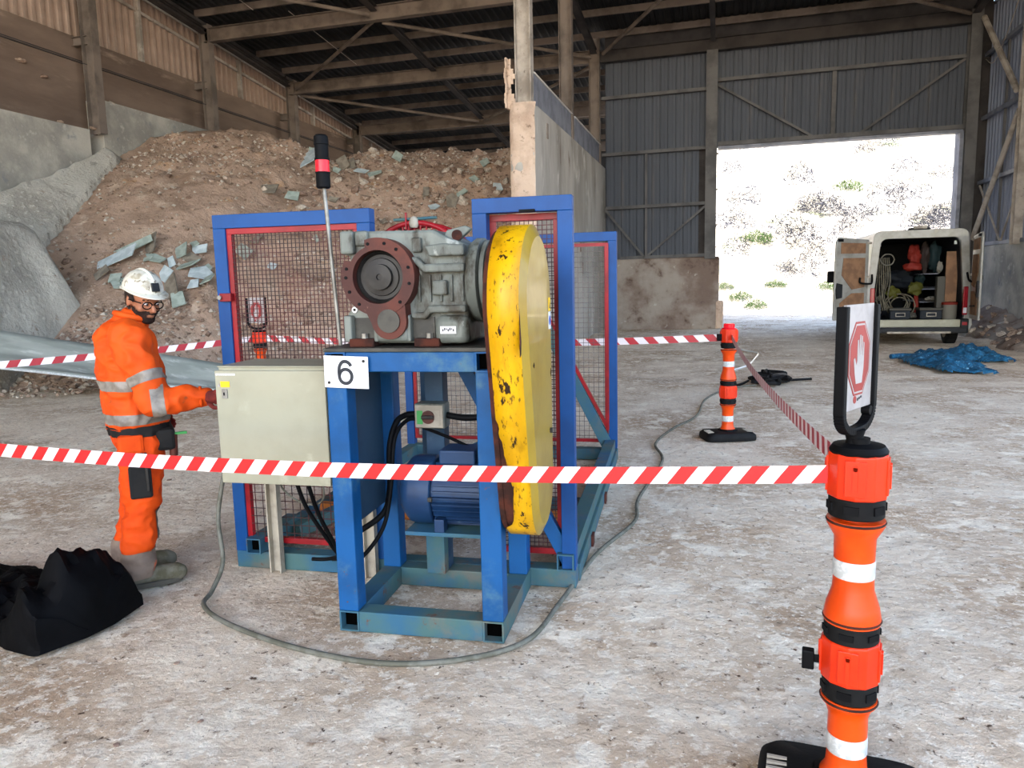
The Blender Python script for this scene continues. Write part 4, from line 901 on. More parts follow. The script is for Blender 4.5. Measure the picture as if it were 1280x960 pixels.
def make_stop_sign(rz, loc, post, lab=None):
    s = empty('hand_sign', loc, rz, lab, 'sign')
    w, h0, h1 = .105, .03, .385
    g = MB()
    for sx in (-1, 1): g.bar((sx*(w+.006), 0, h0+.055), (sx*(w+.006), 0, h1), .03, .022, up=(1, 0, 0))
    path = smooth_path([(-(w+.006), 0, h0+.07), (-(w-.004), 0, h0+.03), (-.05, 0, h0), (.05, 0, h0), (w-.004, 0, h0+.03), (w+.006, 0, h0+.07)], 6)
    for a, b in zip(path, path[1:]): g.bar(a, b+(b-a)*.15, .03, .022, up=(0, 0, 1) if abs((b-a).x) > abs((b-a).z) else (1, 0, 0))
    g.build('sign_frame', M_['black'], s, bevel=.003); MB().lathe([(.028, -.03), (.022, .0), (.03, .03)], 16).build('swivel', M_['black'], s, smooth=40)
    p = MB().box(-w+.006, w-.006, -.004, .004, h0+.06, h1+.004).build('sign_panel', M_['sign_white'], s)
    oc = lambda r: [(r*.72*math.cos(R(22.5+45*k))/math.cos(R(22.5)), .235+r*math.sin(R(22.5+45*k))/math.cos(R(22.5))) for k in range(8)]
    MB().prism(oc(.105), -.0052, -.004, 'y').build('octagon_rim', M_['sign_red'], p)
    MB().prism(oc(.099), -.0058, -.005, 'y').build('octagon_line', M_['sign_white'], p)
    MB().prism(oc(.094), -.0064, -.0056, 'y').build('octagon', M_['sign_red'], p)
    MB().prism([(x*1.05, .23+y*1.2) for x, y in hand_poly()], -.0072, -.0062, 'y').build('hand_symbol', M_['sign_white'], p)
    lg = MB().lathe([(.011, 0), (.011, .001)], 20, T(-.02, -.004, .118) @ RX(R(90))).build('logo_ring', M_['sign_red'], p)
    for k in range(3): MB().box(-.003+k*.012, .006+k*.012, -.005, -.004, .113+.003*k, .121+.002*k).build('logo_mark', M_['ink'], p)
    MB().tube([(w-.02, -.012, h0+.045), (w-.02, .012, h0+.045)], .014, 12).build('wing_knob', M_['black'], s, smooth=40)
    return s
pn = make_post('tall orange and black barrier post nearest the camera, at the right', 'sign')
pn.location = (.385, 2.29, 0); pn.rotation_euler = (0, 0, R(-6))
pf = make_post('orange barrier post with a red lamp cap, mid-distance left of the van', 'lamp')
pf.location = (.065, 7.72, 0); pf.rotation_euler = (0, 0, R(20))
pm = copy_tree(pn); pm.location = (-5.30, 7.66, 0); tag(pm, 'orange barrier post seen through the left red mesh panel')
# open clip hanging on the near post's lower unit
MB().box(-.135, -.10, -.02, .01, .43, .49).box(-.105, -.08, -.01, .0, .45, .475).build('tape_clip', M_['black'], pn, bevel=.004)
make_stop_sign(R(60), (.372, 2.29, 1.15), pn, 'black framed sign with a white hand in a red octagon on the nearest orange post')
make_stop_sign(R(8), (-5.31, 7.65, 1.13), pm, 'black framed hand sign seen through the left red mesh panel')

# ------------------------------------------------------------------ barrier tapes
def tape(pts, h, m, lab, twist=0, nseg=24):
    pts = [Vector(p) for p in pts]; P = []
    for a, b in zip(pts, pts[1:]):
        L = (b-a).length
        for k in range(nseg): t = k/nseg; P.append(a+(b-a)*t-Vector((0, 0, .012*L*4*t*(1-t))))
    P.append(pts[-1]); v = []; u = [0]
    for i, p in enumerate(P):
        d = (P[min(i+1, len(P)-1)]-P[max(i-1, 0)]).normalized(); s = d.cross(Vector((0, 0, 1))).normalized()
        w = Vector((0, 0, 1))*h/2+s*h*.5*twist*math.sin(i*.5); v += [p-w, p+w]
        if i: u.append(u[-1]+(P[i]-P[i-1]).length)
    me = bpy.data.meshes.new('tape'); me.from_pydata([tuple(q) for q in v], [], [(2*i, 2*i+2, 2*i+3, 2*i+1) for i in range(len(P)-1)])
    uv = me.uv_layers.new(name='UVMap')
    for l in me.loops: uv.data[l.index].uv = (u[l.vertex_index//2], h if l.vertex_index % 2 else 0)
    me.materials.append(m)
    o = bpy.data.objects.new('barrier_tape', me); COL.objects.link(o); sd = o.modifiers.new('s', 'SOLIDIFY'); sd.thickness = .0006
    return tag(o, lab, 'barrier tape')
tape([(-5.2, 2.22, 1.03), (-2.83, 2.26, .998), (.305, 2.28, 1.045)], .054, M_['tape_a'], 'red and white tape stretched across the front, from the left edge to the nearest post')
tape([(.33, 2.36, 1.085), (.09, 7.65, 1.04)], .056, M_['tape_c'], 'red and white tape running back from the nearest post to the lamp-capped post')
tape([(-5.22, 7.66, 1.04), (-.02, 7.72, 1.03)], .072, M_['tape_b'], 'red and white tape running behind the guard cage to the lamp-capped post')
tape([(-8.9, 3.6, .93), (-5.38, 7.66, 1.03)], .072, M_['tape_d'], 'red and white tape passing behind the worker to the left edge')
MB().box(-.12, -.07, -.02, .02, 1.0, 1.07).build('tape_clip', M_['black'], pf, bevel=.004)

# ------------------------------------------------------------------ van
vn = empty('van', (4.18, 18.45, 0), 0, 'dirty white panel van with both rear doors open, parked inside the doorway', 'van')
def ring_(pts_o, pts_i, y0, y1):
    n = len(pts_o); g = MB(); V = [(x, y0, z) for x, z in pts_o]+[(x, y0, z) for x, z in pts_i]+[(x, y1, z) for x, z in pts_o]+[(x, y1, z) for x, z in pts_i]; F = []
    for i in range(n): j = (i+1) % n; F += [(i, j, n+j, n+i), (2*n+i, 3*n+i, 3*n+j, 2*n+j), (i, 2*n+i, 2*n+j, j), (n+i, n+j, 3*n+j, 3*n+i)]
    return g.add(V, F)
def rtrap(wb, wt, z0, z1, r, k=6):     # rounded trapezoid outline in xz
    def arc(cx, cz, a0, a1): return [(cx+r*math.cos(R(a0+(a1-a0)*i/k)), cz+r*math.sin(R(a0+(a1-a0)*i/k))) for i in range(k+1)]
    return arc(wt-r, z1-r, 0, 90)+arc(-wt+r, z1-r, 90, 180)+arc(-wb+r*.5, z0+r*.5, 180, 270)+arc(wb-r*.5, z0+r*.5, 270, 360)
def vpos(l): return [(x, z) for x, z in l]
out = rtrap(1.02, .95, .42, 2.58, .16); inn = rtrap(.87, .80, .60, 2.40, .14)
ring_(out, inn, 0, .10).build('rear_frame', M_['van_white'], vn, bevel=.01, smooth=50)
o2 = [(x*1.0, z) for x, z in out]; n = len(out)
g = MB(); g.add([(x, .1, z) for x, z in out]+[(x, 4.6, z) for x, z in out]+[(x*.88, 5.4, .42+(z-.42)*.45) for x, z in out], [(i, (i+1) % n, n+(i+1) % n, n+i) for i in range(n)]+[(n+i, n+(i+1) % n, 2*n+(i+1) % n, 2*n+i) for i in range(n)]+[tuple(range(2*n, 3*n))])
g.build('body_shell', M_['van_white'], vn, smooth=40)
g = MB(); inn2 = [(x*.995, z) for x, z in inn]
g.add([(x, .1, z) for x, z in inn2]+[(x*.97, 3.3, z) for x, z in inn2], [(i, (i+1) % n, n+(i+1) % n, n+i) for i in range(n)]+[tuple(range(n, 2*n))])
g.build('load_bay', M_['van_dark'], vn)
MB().box(-.88, .88, -.03, .14, .44, .60).build('sill', M_['beige'], vn, bevel=.01)
MB().box(-1.0, 1.0, -.10, .04, .30, .43).box(-1.02, -.86, -.09, .1, .30, .62).box(.86, 1.02, -.09, .1, .30, .62).build('bumper', M_['van_trim'], vn, bevel=.03)
MB().box(-.62, .66, -.16, -.06, .30, .345).build('step', M_['beige_dark'], vn, bevel=.01)
for s in (-1, 1):
    b = MB().box(s*.935-.04, s*.935+.055, -.03, .05, .70, 1.32).build('tail_lamp', M_['tail'], vn, bevel=.015)
    MB().box(s*.935-.03, s*.935+.04, -.036, -.02, .74, .86).build('lamp_lens', M_['glass_white'], b, bevel=.008)
    MB().box(s*.93-.05, s*.93+.05, -.10, -.085, .48, .55).build('rear_reflector', M_['tail'], vn)
    for yw in (.75, 4.3):
        w = MB().lathe([(.30, -.11), (.35, -.09), (.355, 0), (.35, .09), (.30, .11)], 28, T(s*.86, yw, .35) @ RY(R(90))).build('wheel', M_['rubber'], vn, smooth=40)
        MB().lathe([(.2, -.115), (.2, .115)], 20, T(s*.86, yw, .35) @ RY(R(90))).build('hub', M_['beige_dark'], w, smooth=40)
    MB().box(s*.78-.04, s*.78+.04, .28, .31, 2.25, 2.33).build('ceiling_lamp', M_['glass_white'], vn, bevel=.01)
MB().box(-.22, .2, .05, .2, 2.58, 2.63).build('roof_spoiler', M_['van_trim'], vn, bevel=.02)
MB().box(-.14, .12, -.01, .08, 2.60, 2.66).build('brake_lamp', M_['beige_dark'], vn, bevel=.01)
def van_door(hx, ang, s):      # s=+1 opens left door (hinge at left), panel runs along +x of the door frame
    d = empty('door', (hx, -.02, 0), ang); d.parent = vn
    L = .86*s
    prof = [(0, .62), (0, 2.40), (L*.93, 2.46), (L, 2.35), (L*1.02, 1.5), (L*1.02, .62)]
    MB().prism(prof, -.05, .0, 'y').build('door_skin', M_['van_white'], d, bevel=.02)
    def pan(p, m='ply', y=(.0, .012)): MB().prism(p, y[0], y[1], 'y').build('trim_panel', M_[m], d)
    pan([(L*.12, 2.1), (L*.12, 2.32), (L*.86, 2.34), (L*.86, 2.1)]); pan([(L*.12, 1.35), (L*.12, 2.0), (L*.78, 2.0), (L*.82, 1.62), (L*.5, 1.3)]); pan([(L*.12, .72), (L*.12, 1.22), (L*.5, 1.22), (L*.86, 1.0), (L*.86, .72)])
    pan([(L*.8, 1.12), (L*.8, 1.42), (L*.96, 1.45), (L*.99, 1.3), (L*.96, 1.1)], 'van_trim', (.0, .03))
    MB().bar((L*.3, .04, .90), (L*.78, .04, .92), .03).build('pull_handle', M_['black'], d, bevel=.005)
    MB().box(L*.82, L*.96, .0, .04, 2.36, 2.42).build('latch', M_['black'], d, bevel=.005)
    for z in (.75, 1.55, 2.3): MB().box(-.05*s, .06*s, -.06, .02, z, z+.05).build('hinge', M_['beige_dark'], d, bevel=.004)
    return d
van_door(-1.03, R(-150), 1)
d2 = van_door(1.03, R(84), -1)
for s, e in ((-1, (-1.22, -.2)), (1, (1.1, -.45))):
    MB().tube(smooth_path([(s*.95, .0, 1.62), (s*.97, -.12, 1.45), (s*1.05, -.25, 1.42), (e[0], e[1], 1.45), (e[0], e[1], 1.56)]), .022, 8).build('check_strap', M_['black'], vn, smooth=60)
m_ = empty('wing_mirror', (0, 0, 0)); m_.parent = vn
MB().box(-1.32, -1.12, 4.55, 4.62, 1.42, 1.75).build('mirror_head', M_['black'], m_, bevel=.04)
# what lies inside the van: each a thing of its own
def vt(g, name, m, lab, cat, sm=None, bv=0, grp='tools and gear in the van'):
    f = Vector((4.18, 18.45, 0)); g.v = [tuple(Vector(v)+f) for v in g.v]
    return g.build(name, M_[m] if isinstance(m, str) else m, None, smooth=sm, bevel=bv, label=lab, cat=cat, group=grp)
C_ = M_['clutter']
for i, z in enumerate((.95, 1.25, 1.6)):
    vt(MB().box(.25, .62, .9, 2.6, z, z+.02).box(.60, .62, .9, 2.6, z, z+.06), 'van_shelf', 'steel_blue', ('lowest', 'middle', 'top')[i]+' grey shelf on the right inside the van', 'shelf', grp='van shelves')
vt(MB().box(.62, .86, .35, .4, .62, 2.1), 'brown_side_board', 'ply', 'tall brown board standing at the right inside the van', 'board', bv=.01)
vt(MB().box(.45, .62, .3, .5, .62, 1.55), 'grey_panel', C_[3], 'tall dark grey panel beside the brown board in the van', 'panel', bv=.02)
bk_=vt(MB().lathe([(.13, .6), (.14, .62), (.15, .9), (.155, .92)], 24, T(.70, .22, 0)), 'white_bucket', C_[7], 'pale bucket with an orange rim at the right of the van floor', 'bucket', 40)
MB().lathe([(.16, .92), (.16, .97), (.14, .98)], 24, T(4.88, 18.67, 0)).build('lid', C_[0], bk_, smooth=40)
for i, (x, w) in enumerate(((-.30, .42), (.33, .44))):
    f = Vector((4.18, 18.45, 0)); t = empty('tool_crate', f+Vector((x, .3, .6)), 0, ('left' if i == 0 else 'right')+' grey plastic tool crate on the van floor', 'crate', 'tool crates on the van floor')
    MB().box(-w/2, w/2, -.12, .3, 0, .2).build('body', C_[2], t, bevel=.02); MB().box(-w/2-.02, w/2+.02, -.14, .32, .2, .25).build('lid', C_[3], t, bevel=.015)
    MB().frame(-.1, .1, .06, .15, -.15, -.13, .015).build('handle', M_['beige_dark'], t)
for i in range(7):
    x = -.80+.045*i; vt(MB().tube(smooth_path([(x, .35+.02*i, 2.0), (x+.02, .33, 1.5), (x+.05*math.sin(i), .3, 1.1), (x+.12, .32, .8)]), .014, 6), 'hanging_rope', 'rope', 'pale rope hanging in the left side of the van, '+'first second third fourth fifth sixth seventh'.split()[i]+' from the left', 'rope', 60)
for i, (x, z, r) in enumerate(((-.30, .95, .26), (-.34, .98, .22), (-.28, .93, .18), (-.26, .9, .30), (-.58, 1.95, .14))):
    vt(MB().tube([(x+r*math.cos(2*math.pi*k/28), .5-.04*i+.03*math.sin(k), z+r*.9*math.sin(2*math.pi*k/28)) for k in range(28)], .014, 6, closed=True), 'cable_coil', 'rope' if i < 4 else C_[7], ('coil of cable leaning at the left of the van floor, '+('largest but one', 'second smallest', 'smallest', 'largest', '')[i]+' of four' if i < 4 else 'round coil hanging high at the left of the van'), 'cable coil', 60)
q = random.Random(4)
def lump(cx, cy, cz, sx, sy, sz, seed, sub=3):
    q = random.Random(seed); bm = bmesh.new(); bmesh.ops.create_icosphere(bm, subdivisions=sub, radius=1)
    vs = []
    for v in bm.verts:
        k = 1+.45*noise.noise(v.co*1.4+Vector((seed*3.1, 0, 0)))+.30*noise.noise(v.co*3.3+Vector((seed*1.7, 4, 0))); vs.append((cx+v.co.x*sx*k, cy+v.co.y*sy*k, cz+v.co.z*sz*k))
    fs = [tuple(v.index for v in f.verts) for f in bm.faces]; bm.free(); return MB().add(vs, fs)
for (x, y, z, sx, sy, sz, c, nm, lb, ct) in ((.08, .8, 2.05, .14, .1, .22, 0, 'orange_jacket', 'orange jacket hanging from the roof in the middle of the van', 'jacket'), (.02, .7, 1.78, .2, .1, .1, 0, 'red_bag', 'red orange bag hanging below the orange jacket', 'bag'),
    (.28, .8, 2.0, .1, .1, .3, 6, 'brown_coat', 'brown coat hanging right of the orange jacket', 'coat'), (.48, .8, 2.0, .12, .1, .32, 5, 'dark_coat', 'dark coat hanging at the right roof of the van', 'coat'), (.1, .7, 1.28, .16, .12, .14, 1, 'yellow_green_net_bag', 'yellow green bag in the middle of the van', 'bag'),
    (-.42, .45, 1.20, .14, .1, .12, 1, 'yellow_strap_bundle', 'bundle of yellow straps on the cable coils', 'straps'), (.15, .8, .95, .05, .05, .26, 0, 'fire_extinguisher', 'dark red extinguisher standing in the middle of the van', 'extinguisher'), (-.78, .3, .72, .09, .09, .10, 7, 'tape_roll', 'yellowish roll at the left end of the van floor', 'roll'),
    (-.80, .4, 1.08, .05, .05, .06, 7, 'white_cup', 'white cup on the left ledge of the van', 'cup'), (-.70, .4, 1.08, .05, .05, .06, 7, 'white_cup', 'second white cup on the left ledge of the van', 'cup'), (.60, .35, .66, .05, .05, .05, 3, 'cloth', 'grey cloth by the bucket in the van', 'cloth'), (.48, .3, 1.75, .06, .05, .12, 7, 'white_bottle', 'white bottle strapped at the right inside the van', 'bottle'),
    (-.03, .3, .68, .09, .1, .07, 3, 'rubble_bag', 'small bag between the two tool crates in the van', 'bag'), (-.05, 1.6, 1.5, .4, .3, .2, 2, 'stacked_blankets', 'dark stack of blankets deep in the van', 'blankets'), (.3, 1.2, 1.5, .1, .1, .12, 5, 'green_box', 'small green case on the van shelf', 'case'), (.45, .7, 1.04, .12, .1, .06, 7, 'paper_stack', 'pale papers on the lowest van shelf', 'papers')):
    vt(lump(x, y, z, sx, sy, sz, c+int(x*50)), nm, C_[c], lb, ct, 60)

# ------------------------------------------------------------------ things on the ground
# blue netting by the van
g = MB(); nx, ny = 70, 36; q = random.Random(8)
def nett(x, y):
    e = min((x-3.75)/.35, (5.05-x)/.4, (y-15.0)/.3, (16.6-y)/.5)
    e2 = min(1, min((x-3.55+.2*(y-13))/.2, (4.25-x+.1*(y-14))/.2, (y-13.3)/.4, (15.4-y)/.3))
    e = max(min(1, e), e2*.6)
    return (.13+.16*abs(fbm(x, y, 1, 4, 2.6))+.05*fbm(x, y, 6, 3, 7))*max(0, e)**.6 if e > 0 else -.1
V = MB(); nx, ny = 80, 130
for j in range(ny+1):
    for i in range(nx+1): x = 3.2+2.2*i/nx; yy = 13+3.8*j/ny; V.v.append((x, yy, nett(x+.12*fbm(x, yy, 5, 2, 3), yy+.2*fbm(yy, x, 2, 2, 2))+.01))
for j in range(ny):
    for i in range(nx):
        a = j*(nx+1)+i
        if min(V.v[q_][2] for q_ in (a, a+1, a+nx+2, a+nx+1)) > -.05: V.f.append((a, a+1, a+nx+2, a+nx+1))
nt = V.build('blue_netting', M_['net'], smooth=60, label='crumpled blue plastic netting on the floor behind the van', cat='netting')
MB().tube(smooth_path([(3.15, 15.75, .04), (3.4, 15.85, .05), (3.65, 15.6, .07), (3.95, 15.9, .09)]), [.05]*24+[.07], 7).build('rolled_end', M_['net'], nt, smooth=60)
# dark strap bundle
g = MB(); 
for k in range(12):
    q = random.Random(k+30); c = Vector((.72, 12.0, .03)); pts = [c+Vector((q.uniform(-.3, .3), q.uniform(-.5, .5), q.uniform(0, .1))) for _ in range(5)]
    g.tube(smooth_path(pts, 4), q.uniform(.015, .03), 6)
for p in ([(.9, 12, .04), (1.15, 12.2, .03), (1.35, 12.3, .03)], [(.4, 12, .03), (.3, 11.7, .02), (.2, 11.5, .02)]): g.tube(smooth_path(p), .02, 6)
sb = g.build('strap_bundle', M_['rubber'], smooth=60, label='dark tangle of straps on the floor beyond the lamp-capped post', cat='straps')
MB().box(.72, .98, 11.85, 12.15, .02, .14).build('ratchet_block', M_['van_trim'], sb, bevel=.03)
MB().tube(smooth_path([(.14, 13.3, .02), (.45, 14.2, .02), (.62, 15.4, .02), (.72, 16.6, .02), (.40, 17.4, .02), (.22, 18.8, .02)]), .018, 6).build('thin_rope', M_['glass_white'], smooth=60, label='thin white cord lying beyond the lamp-capped post', cat='rope')
# black sheeting bundle at the left front
def bagz(x, y):
    # local box: x along its length 0..1, y across 0..1
    return 0
g = MB(); nu, nv = 110, 40
P0b, P1b = Vector((-2.86, 2.70)), Vector((-4.35, 2.86)); ax = (P1b-P0b); Lb = ax.length; ax.normalize(); pv = Vector((ax.y, -ax.x))
for i in range(nu+1):
    u = i/nu; base = P0b+ax*Lb*u
    wd = .30*min(1, (u/.05+.25))*(1-.1*math.sin(u*7)); ht = .20*math.exp(-((u-.13)/.10)**2)+.09*math.exp(-((u-.36)/.09)**2)+.17+.02*math.sin(u*23)*(1-u)
    if u > .45: ht = ht*.9+.03
    ht *= min(1, u/.03+.35)
    for j in range(nv+1):
        a = math.pi*(-.04+1.08*j/nv); yy = wd*math.cos(a); zz = max(0, math.sin(a))**.75*ht
        p = base+pv*yy; f = fbm(u*3, a*.9, 3, 3, 1.6); rg = abs(fbm(u*2+3, a*.6+u*2, 5, 3, 1.9))
        rg2 = abs(fbm(u*6+1, a*1.6, 8, 3, 1.8)); k = 1+.25*f-(.40*rg+.16*rg2)*(1 if zz > .02 else 0)
        c = base+pv*yy*(1+.12*f); g.v.append((c.x, c.y, max(0, zz*k)+.004))
for i in range(nu):
    for j in range(nv): a = i*(nv+1)+j; g.f.append((a, a+1, a+nv+2, a+nv+1))
g.f.append(tuple(range(nv+1))); g.f.append(tuple(reversed([nu*(nv+1)+j for j in range(nv+1)])))
g.build('black_sheeting', M_['bag'], smooth=25, label='crumpled black sheeting bundle on the floor in the left foreground', cat='sheeting')
# long grey liner sheet behind the worker: rows from lower to upper edge
low = [(-11.6, 8.4, .62), (-10.0, 8.55, .50), (-8.85, 8.85, .34), (-8.1, 9.2, .2), (-7.6, 9.45, .12), (-6.9, 9.7, .05), (-5.9, 10.1, .03)]
upp = [(-11.9, 9.3, 1.12), (-10.2, 9.5, .86), (-8.9, 9.75, .66), (-8.2, 10.0, .52), (-7.7, 10.2, .42), (-7.0, 10.45, .34), (-6.0, 10.8, .3)]
A1, B1 = smooth_path(low, 10), smooth_path(upp, 10); g = MB(); m = 12
for a, b in zip(A1, B1):
    for k in range(m+1): t = k/m; p = a+(b-a)*t; g.v.append((p.x, p.y, p.z-.10*math.sin(math.pi*t)+.012*math.sin(t*19)))
for i in range(len(A1)-1):
    for k in range(m): a = i*(m+1)+k; g.f.append((a, a+1, a+m+2, a+m+1))
ls = g.build('liner_sheet', M_['sheet'], smooth=60, label='long curved grey-green sheet lying behind the worker along the foot of the heap', cat='sheet')
sd = ls.modifiers.new('s', 'SOLIDIFY'); sd.thickness = .02
MB().tube([p+Vector((0, 0, .0)) for p in A1], .02, 8).build('sheet_edge', M_['reflect'], ls, smooth=60)
# ------------------------------------------------------------------ the worker
WK = empty('person', (-3.13, 3.33, 0), math.atan2(.682, .731), 'person in an orange high-visibility suit, white hard hat and glasses standing at the beige cabinet', 'person')
def capx(g, p, q_, r1, r2, su=1, sv=1, n=20):     # tapered capsule, section scaled along local x / y
    p, q_ = Vector(p), Vector(q_); d = (q_-p); L = d.length; d = d.normalized() if L > 1e-6 else Vector((0, 0, 1)); x = d.orthogonal().normalized(); y = d.cross(x)
    rows = [(p, r1*math.sin(a), -r1*math.cos(a)) for a in [R(5+85*k/4) for k in range(5)]]+[(q_, r2*math.cos(a), r2*math.sin(a)) for a in [R(85*k/4) for k in range(5)]]
    vs = []
    for c, r, h in rows:
        for k in range(n):
            o = (x*math.cos(2*math.pi*k/n)+y*math.sin(2*math.pi*k/n))*r; vs.append(c+Vector((o.x*su, o.y*sv, o.z))+d*h)
    m = len(rows); return g.add(vs, [(i*n+k, i*n+(k+1) % n, (i+1)*n+(k+1) % n, (i+1)*n+k) for i in range(m-1) for k in range(n)]+[tuple(reversed(range(n))), tuple((m-1)*n+k for k in range(n))])
def ell(g, c, rx, ry, rz, M=None):
    bm = bmesh.new(); bmesh.ops.create_uvsphere(bm, u_segments=24, v_segments=16, radius=1)
    vs = [Vector((v.co.x*rx, v.co.y*ry, v.co.z*rz))+Vector(c) for v in bm.verts]
    if M: vs = [M @ v for v in vs]
    fs = [tuple(v.index for v in f.verts) for f in bm.faces]; bm.free(); return g.add(vs, fs)
def remesh(g, vox, it, name, m, parent, wr=0, ws=9, clipz=None, aniso=(1, 1, 1)):
    o = bpy.data.objects.new(name, g.mesh(name)); COL.objects.link(o)
    r_ = o.modifiers.new('r', 'REMESH'); r_.mode = 'VOXEL'; r_.voxel_size = vox; r_.use_smooth_shade = True
    s_ = o.modifiers.new('s', 'SMOOTH'); s_.factor = .5; s_.iterations = it
    bpy.context.view_layer.update()
    me = bpy.data.meshes.new_from_object(o.evaluated_get(bpy.context.evaluated_depsgraph_get())); o.modifiers.clear(); o.data = me; me.name = name
    if wr:
        nr = [v.normal.copy() for v in me.vertices]
        for v, n_ in zip(me.vertices, nr):
            c = Vector((v.co.x*aniso[0], v.co.y*aniso[1], v.co.z*aniso[2])); a = noise.noise(c*ws); b = 1-abs(noise.noise(c*ws*1.7+Vector((9, 2, 5))))*2.2
            v.co += n_*wr*(a*.9+b*.6)
    if clipz is not None:
        bm = bmesh.new(); bm.from_mesh(me); z0, z1 = clipz
        if z0 is not None: bmesh.ops.bisect_plane(bm, geom=bm.verts[:]+bm.edges[:]+bm.faces[:], plane_co=(0, 0, z0), plane_no=(0, 0, -1), clear_outer=True)
        if z1 is not None: bmesh.ops.bisect_plane(bm, geom=bm.verts[:]+bm.edges[:]+bm.faces[:], plane_co=(0, 0, z1), plane_no=(0, 0, 1), clear_outer=True)
        bm.to_mesh(me); bm.free()
    for p in me.polygons: p.use_smooth = True
    me.materials.clear(); me.materials.append(m); o.parent = parent; return o
def shell(src, planes, pred, off, name, m, parent):     # strip of a garment cut by planes and lifted off it
    bm = bmesh.new(); bm.from_mesh(src.data)
    for co, no in planes: bmesh.ops.bisect_plane(bm, geom=bm.verts[:]+bm.edges[:]+bm.faces[:], plane_co=co, plane_no=no, clear_outer=True)
    bmesh.ops.delete(bm, geom=[f for f in bm.faces if not pred(f.calc_center_median())], context='FACES')
    bm.normal_update()
    for v in bm.verts: v.co += v.normal*off
    me = bpy.data.meshes.new(name); bm.to_mesh(me); bm.free(); me.materials.append(m)
    for p in me.polygons: p.use_smooth = True
    o = bpy.data.objects.new(name, me); COL.objects.link(o); o.parent = parent; return o
SKIN = mat('skin', '#a56d50', '#935c42', 14, .4, .65, .5); HAIR = mat('dark_beard', '#2b1b14', '#1d120d', 60, .4, .6, .85, bump=.002, bscale=220)
HV = mat('hi_vis_orange', '#dd500c', '#cc4607', 5, .4, .65, .7, bump=.0012, bscale=28, layers=[('#c9480c', 3, .54, .72), ('#7d4326', 9, .66, .74)], spec=.25)
HVT = mat('hi_vis_trousers', '#d6480a', '#c23c06', 5, .4, .65, .75, bump=.0015, bscale=24, layers=[('#a8542a', 4, .6, .76), ('#6d4630', 9, .70, .78)], spec=.2)
SEAM = mat('dark_seam', '#7a2c0c', rough=.9)
GREY = mat('grey_reflective_tape', '#8d857b', '#7a7268', 20, .4, .6, .45); BLK = mat('black_work_cloth', '#0e0e0f', '#181716', 8, .4, .6, .8)
MUD = mat('muddy_boot', '#6f6a5c', '#57523f', 12, .4, .6, .9, bump=.002, bscale=60); GLOVE = mat('maroon_glove', '#7a2a22', '#571c18', 9, .4, .6, .8)
HAT = mat('worn_white_helmet', '#d8d4c4', '#c9c4b2', 4, .4, .65, .3, coat=.2, layers=[('#9d917a', 7, .50, .66), ('#6c5e48', 18, .57, .66)])
HEM = mat('dusty_trouser_hem', '#857264', '#6f6055', 9, .4, .65, .85, layers=[('#e0560f', 7, .58, .66)])
# joints
S_R, E_R, W_R = (.0, -.20, 1.375), (.10, -.30, 1.04), (.33, -.31, 1.055)
S_L, E_L, W_L = (.0, .20, 1.375), (-.04, .28, 1.09), (.06, .20, .92)
H_R, K_R, A_R = (.02, -.095, .88), (-.01, -.115, .47), (-.06, -.12, .10)
H_L, K_L, A_L = (.02, .095, .88), (-.02, .11, .47), (-.10, .14, .10)
HC = Vector((.085, -.03, 1.575)); HM = T(*HC) @ RZ(R(-60)) @ RY(R(17))
def hp_(v): return HM @ Vector(v)
g = MB()
capx(g, (.02, 0, .90), (.0, 0, 1.12), .125, .12, 1, 1.2); capx(g, (.0, 0, 1.12), (-.01, 0, 1.34), .12, .13, .95, 1.35); capx(g, (-.0, -.12, 1.385), (-.0, .12, 1.385), .07, .07)
capx(g, (.01, 0, 1.40), tuple(hp_((-.03, 0, -.07))), .065, .058)
for H, K, A_, S, E, Wp in ((H_R, K_R, A_R, S_R, E_R, W_R), (H_L, K_L, A_L, S_L, E_L, W_L)):
    capx(g, H, K, .085, .058); capx(g, K, A_, .055, .038); capx(g, S, E, .052, .042); capx(g, E, Wp, .042, .028)
    capx(g, A_, (A_[0]+.16, A_[1]-.01, .045), .04, .03)
ell(g, (-.008, 0, .035), .098, .078, .098, HM); ell(g, (.028, 0, -.035), .062, .06, .075, HM); ell(g, (.062, 0, -.088), .030, .034, .026, HM)
capx(g, hp_((.088, 0, .012)), hp_((.112, 0, -.030)), .010, .0145); ell(g, (.075, 0, .022), .022, .055, .012, HM); ell(g, (.092, 0, -.062), .010, .024, .010, HM)
for s in (-1, 1):
    ell(g, (-.002, s*.079, -.005), .020, .010, .032, HM); ell(g, (.058, s*.042, -.028), .022, .022, .022, HM)
def fingers(g, W0, dirv, side, up, curl):
    W0, d, s, u = Vector(W0), Vector(dirv).normalized(), Vector(side).normalized(), Vector(up).normalized()
    capx(g, W0+d*.02, W0+d*.085, .030, .036, 1, 1)
    for k, (o, L) in enumerate(((-.030, .070), (-.010, .080), (.010, .076), (.029, .060))):
        a = W0+d*.09+s*o; b = a+(d-u*curl*.4).normalized()*L*.45; c = b+(d-u*curl*1.0).normalized()*L*.32; e = c+(d*.6-u*curl*1.3).normalized()*L*.25
        capx(g, a, b, .0115, .0105); capx(g, b, c, .0105, .0095); capx(g, c, e, .0095, .0085)
    a = W0+d*.035-s*.03; b = a+(d*.6-s*.7-u*.2).normalized()*.04; c = b+(d*.9-s*.1-u*.3).normalized()*.032
    capx(g, a, b, .014, .012); capx(g, b, c, .012, .010)
hdR = (.62, -.78, .02)
g2 = MB(); fingers(g2, W_R, hdR, (0, 0, 1), (-.78, -.62, 0), .25); glv = remesh(g2, .005, 3, 'glove', GLOVE, WK)
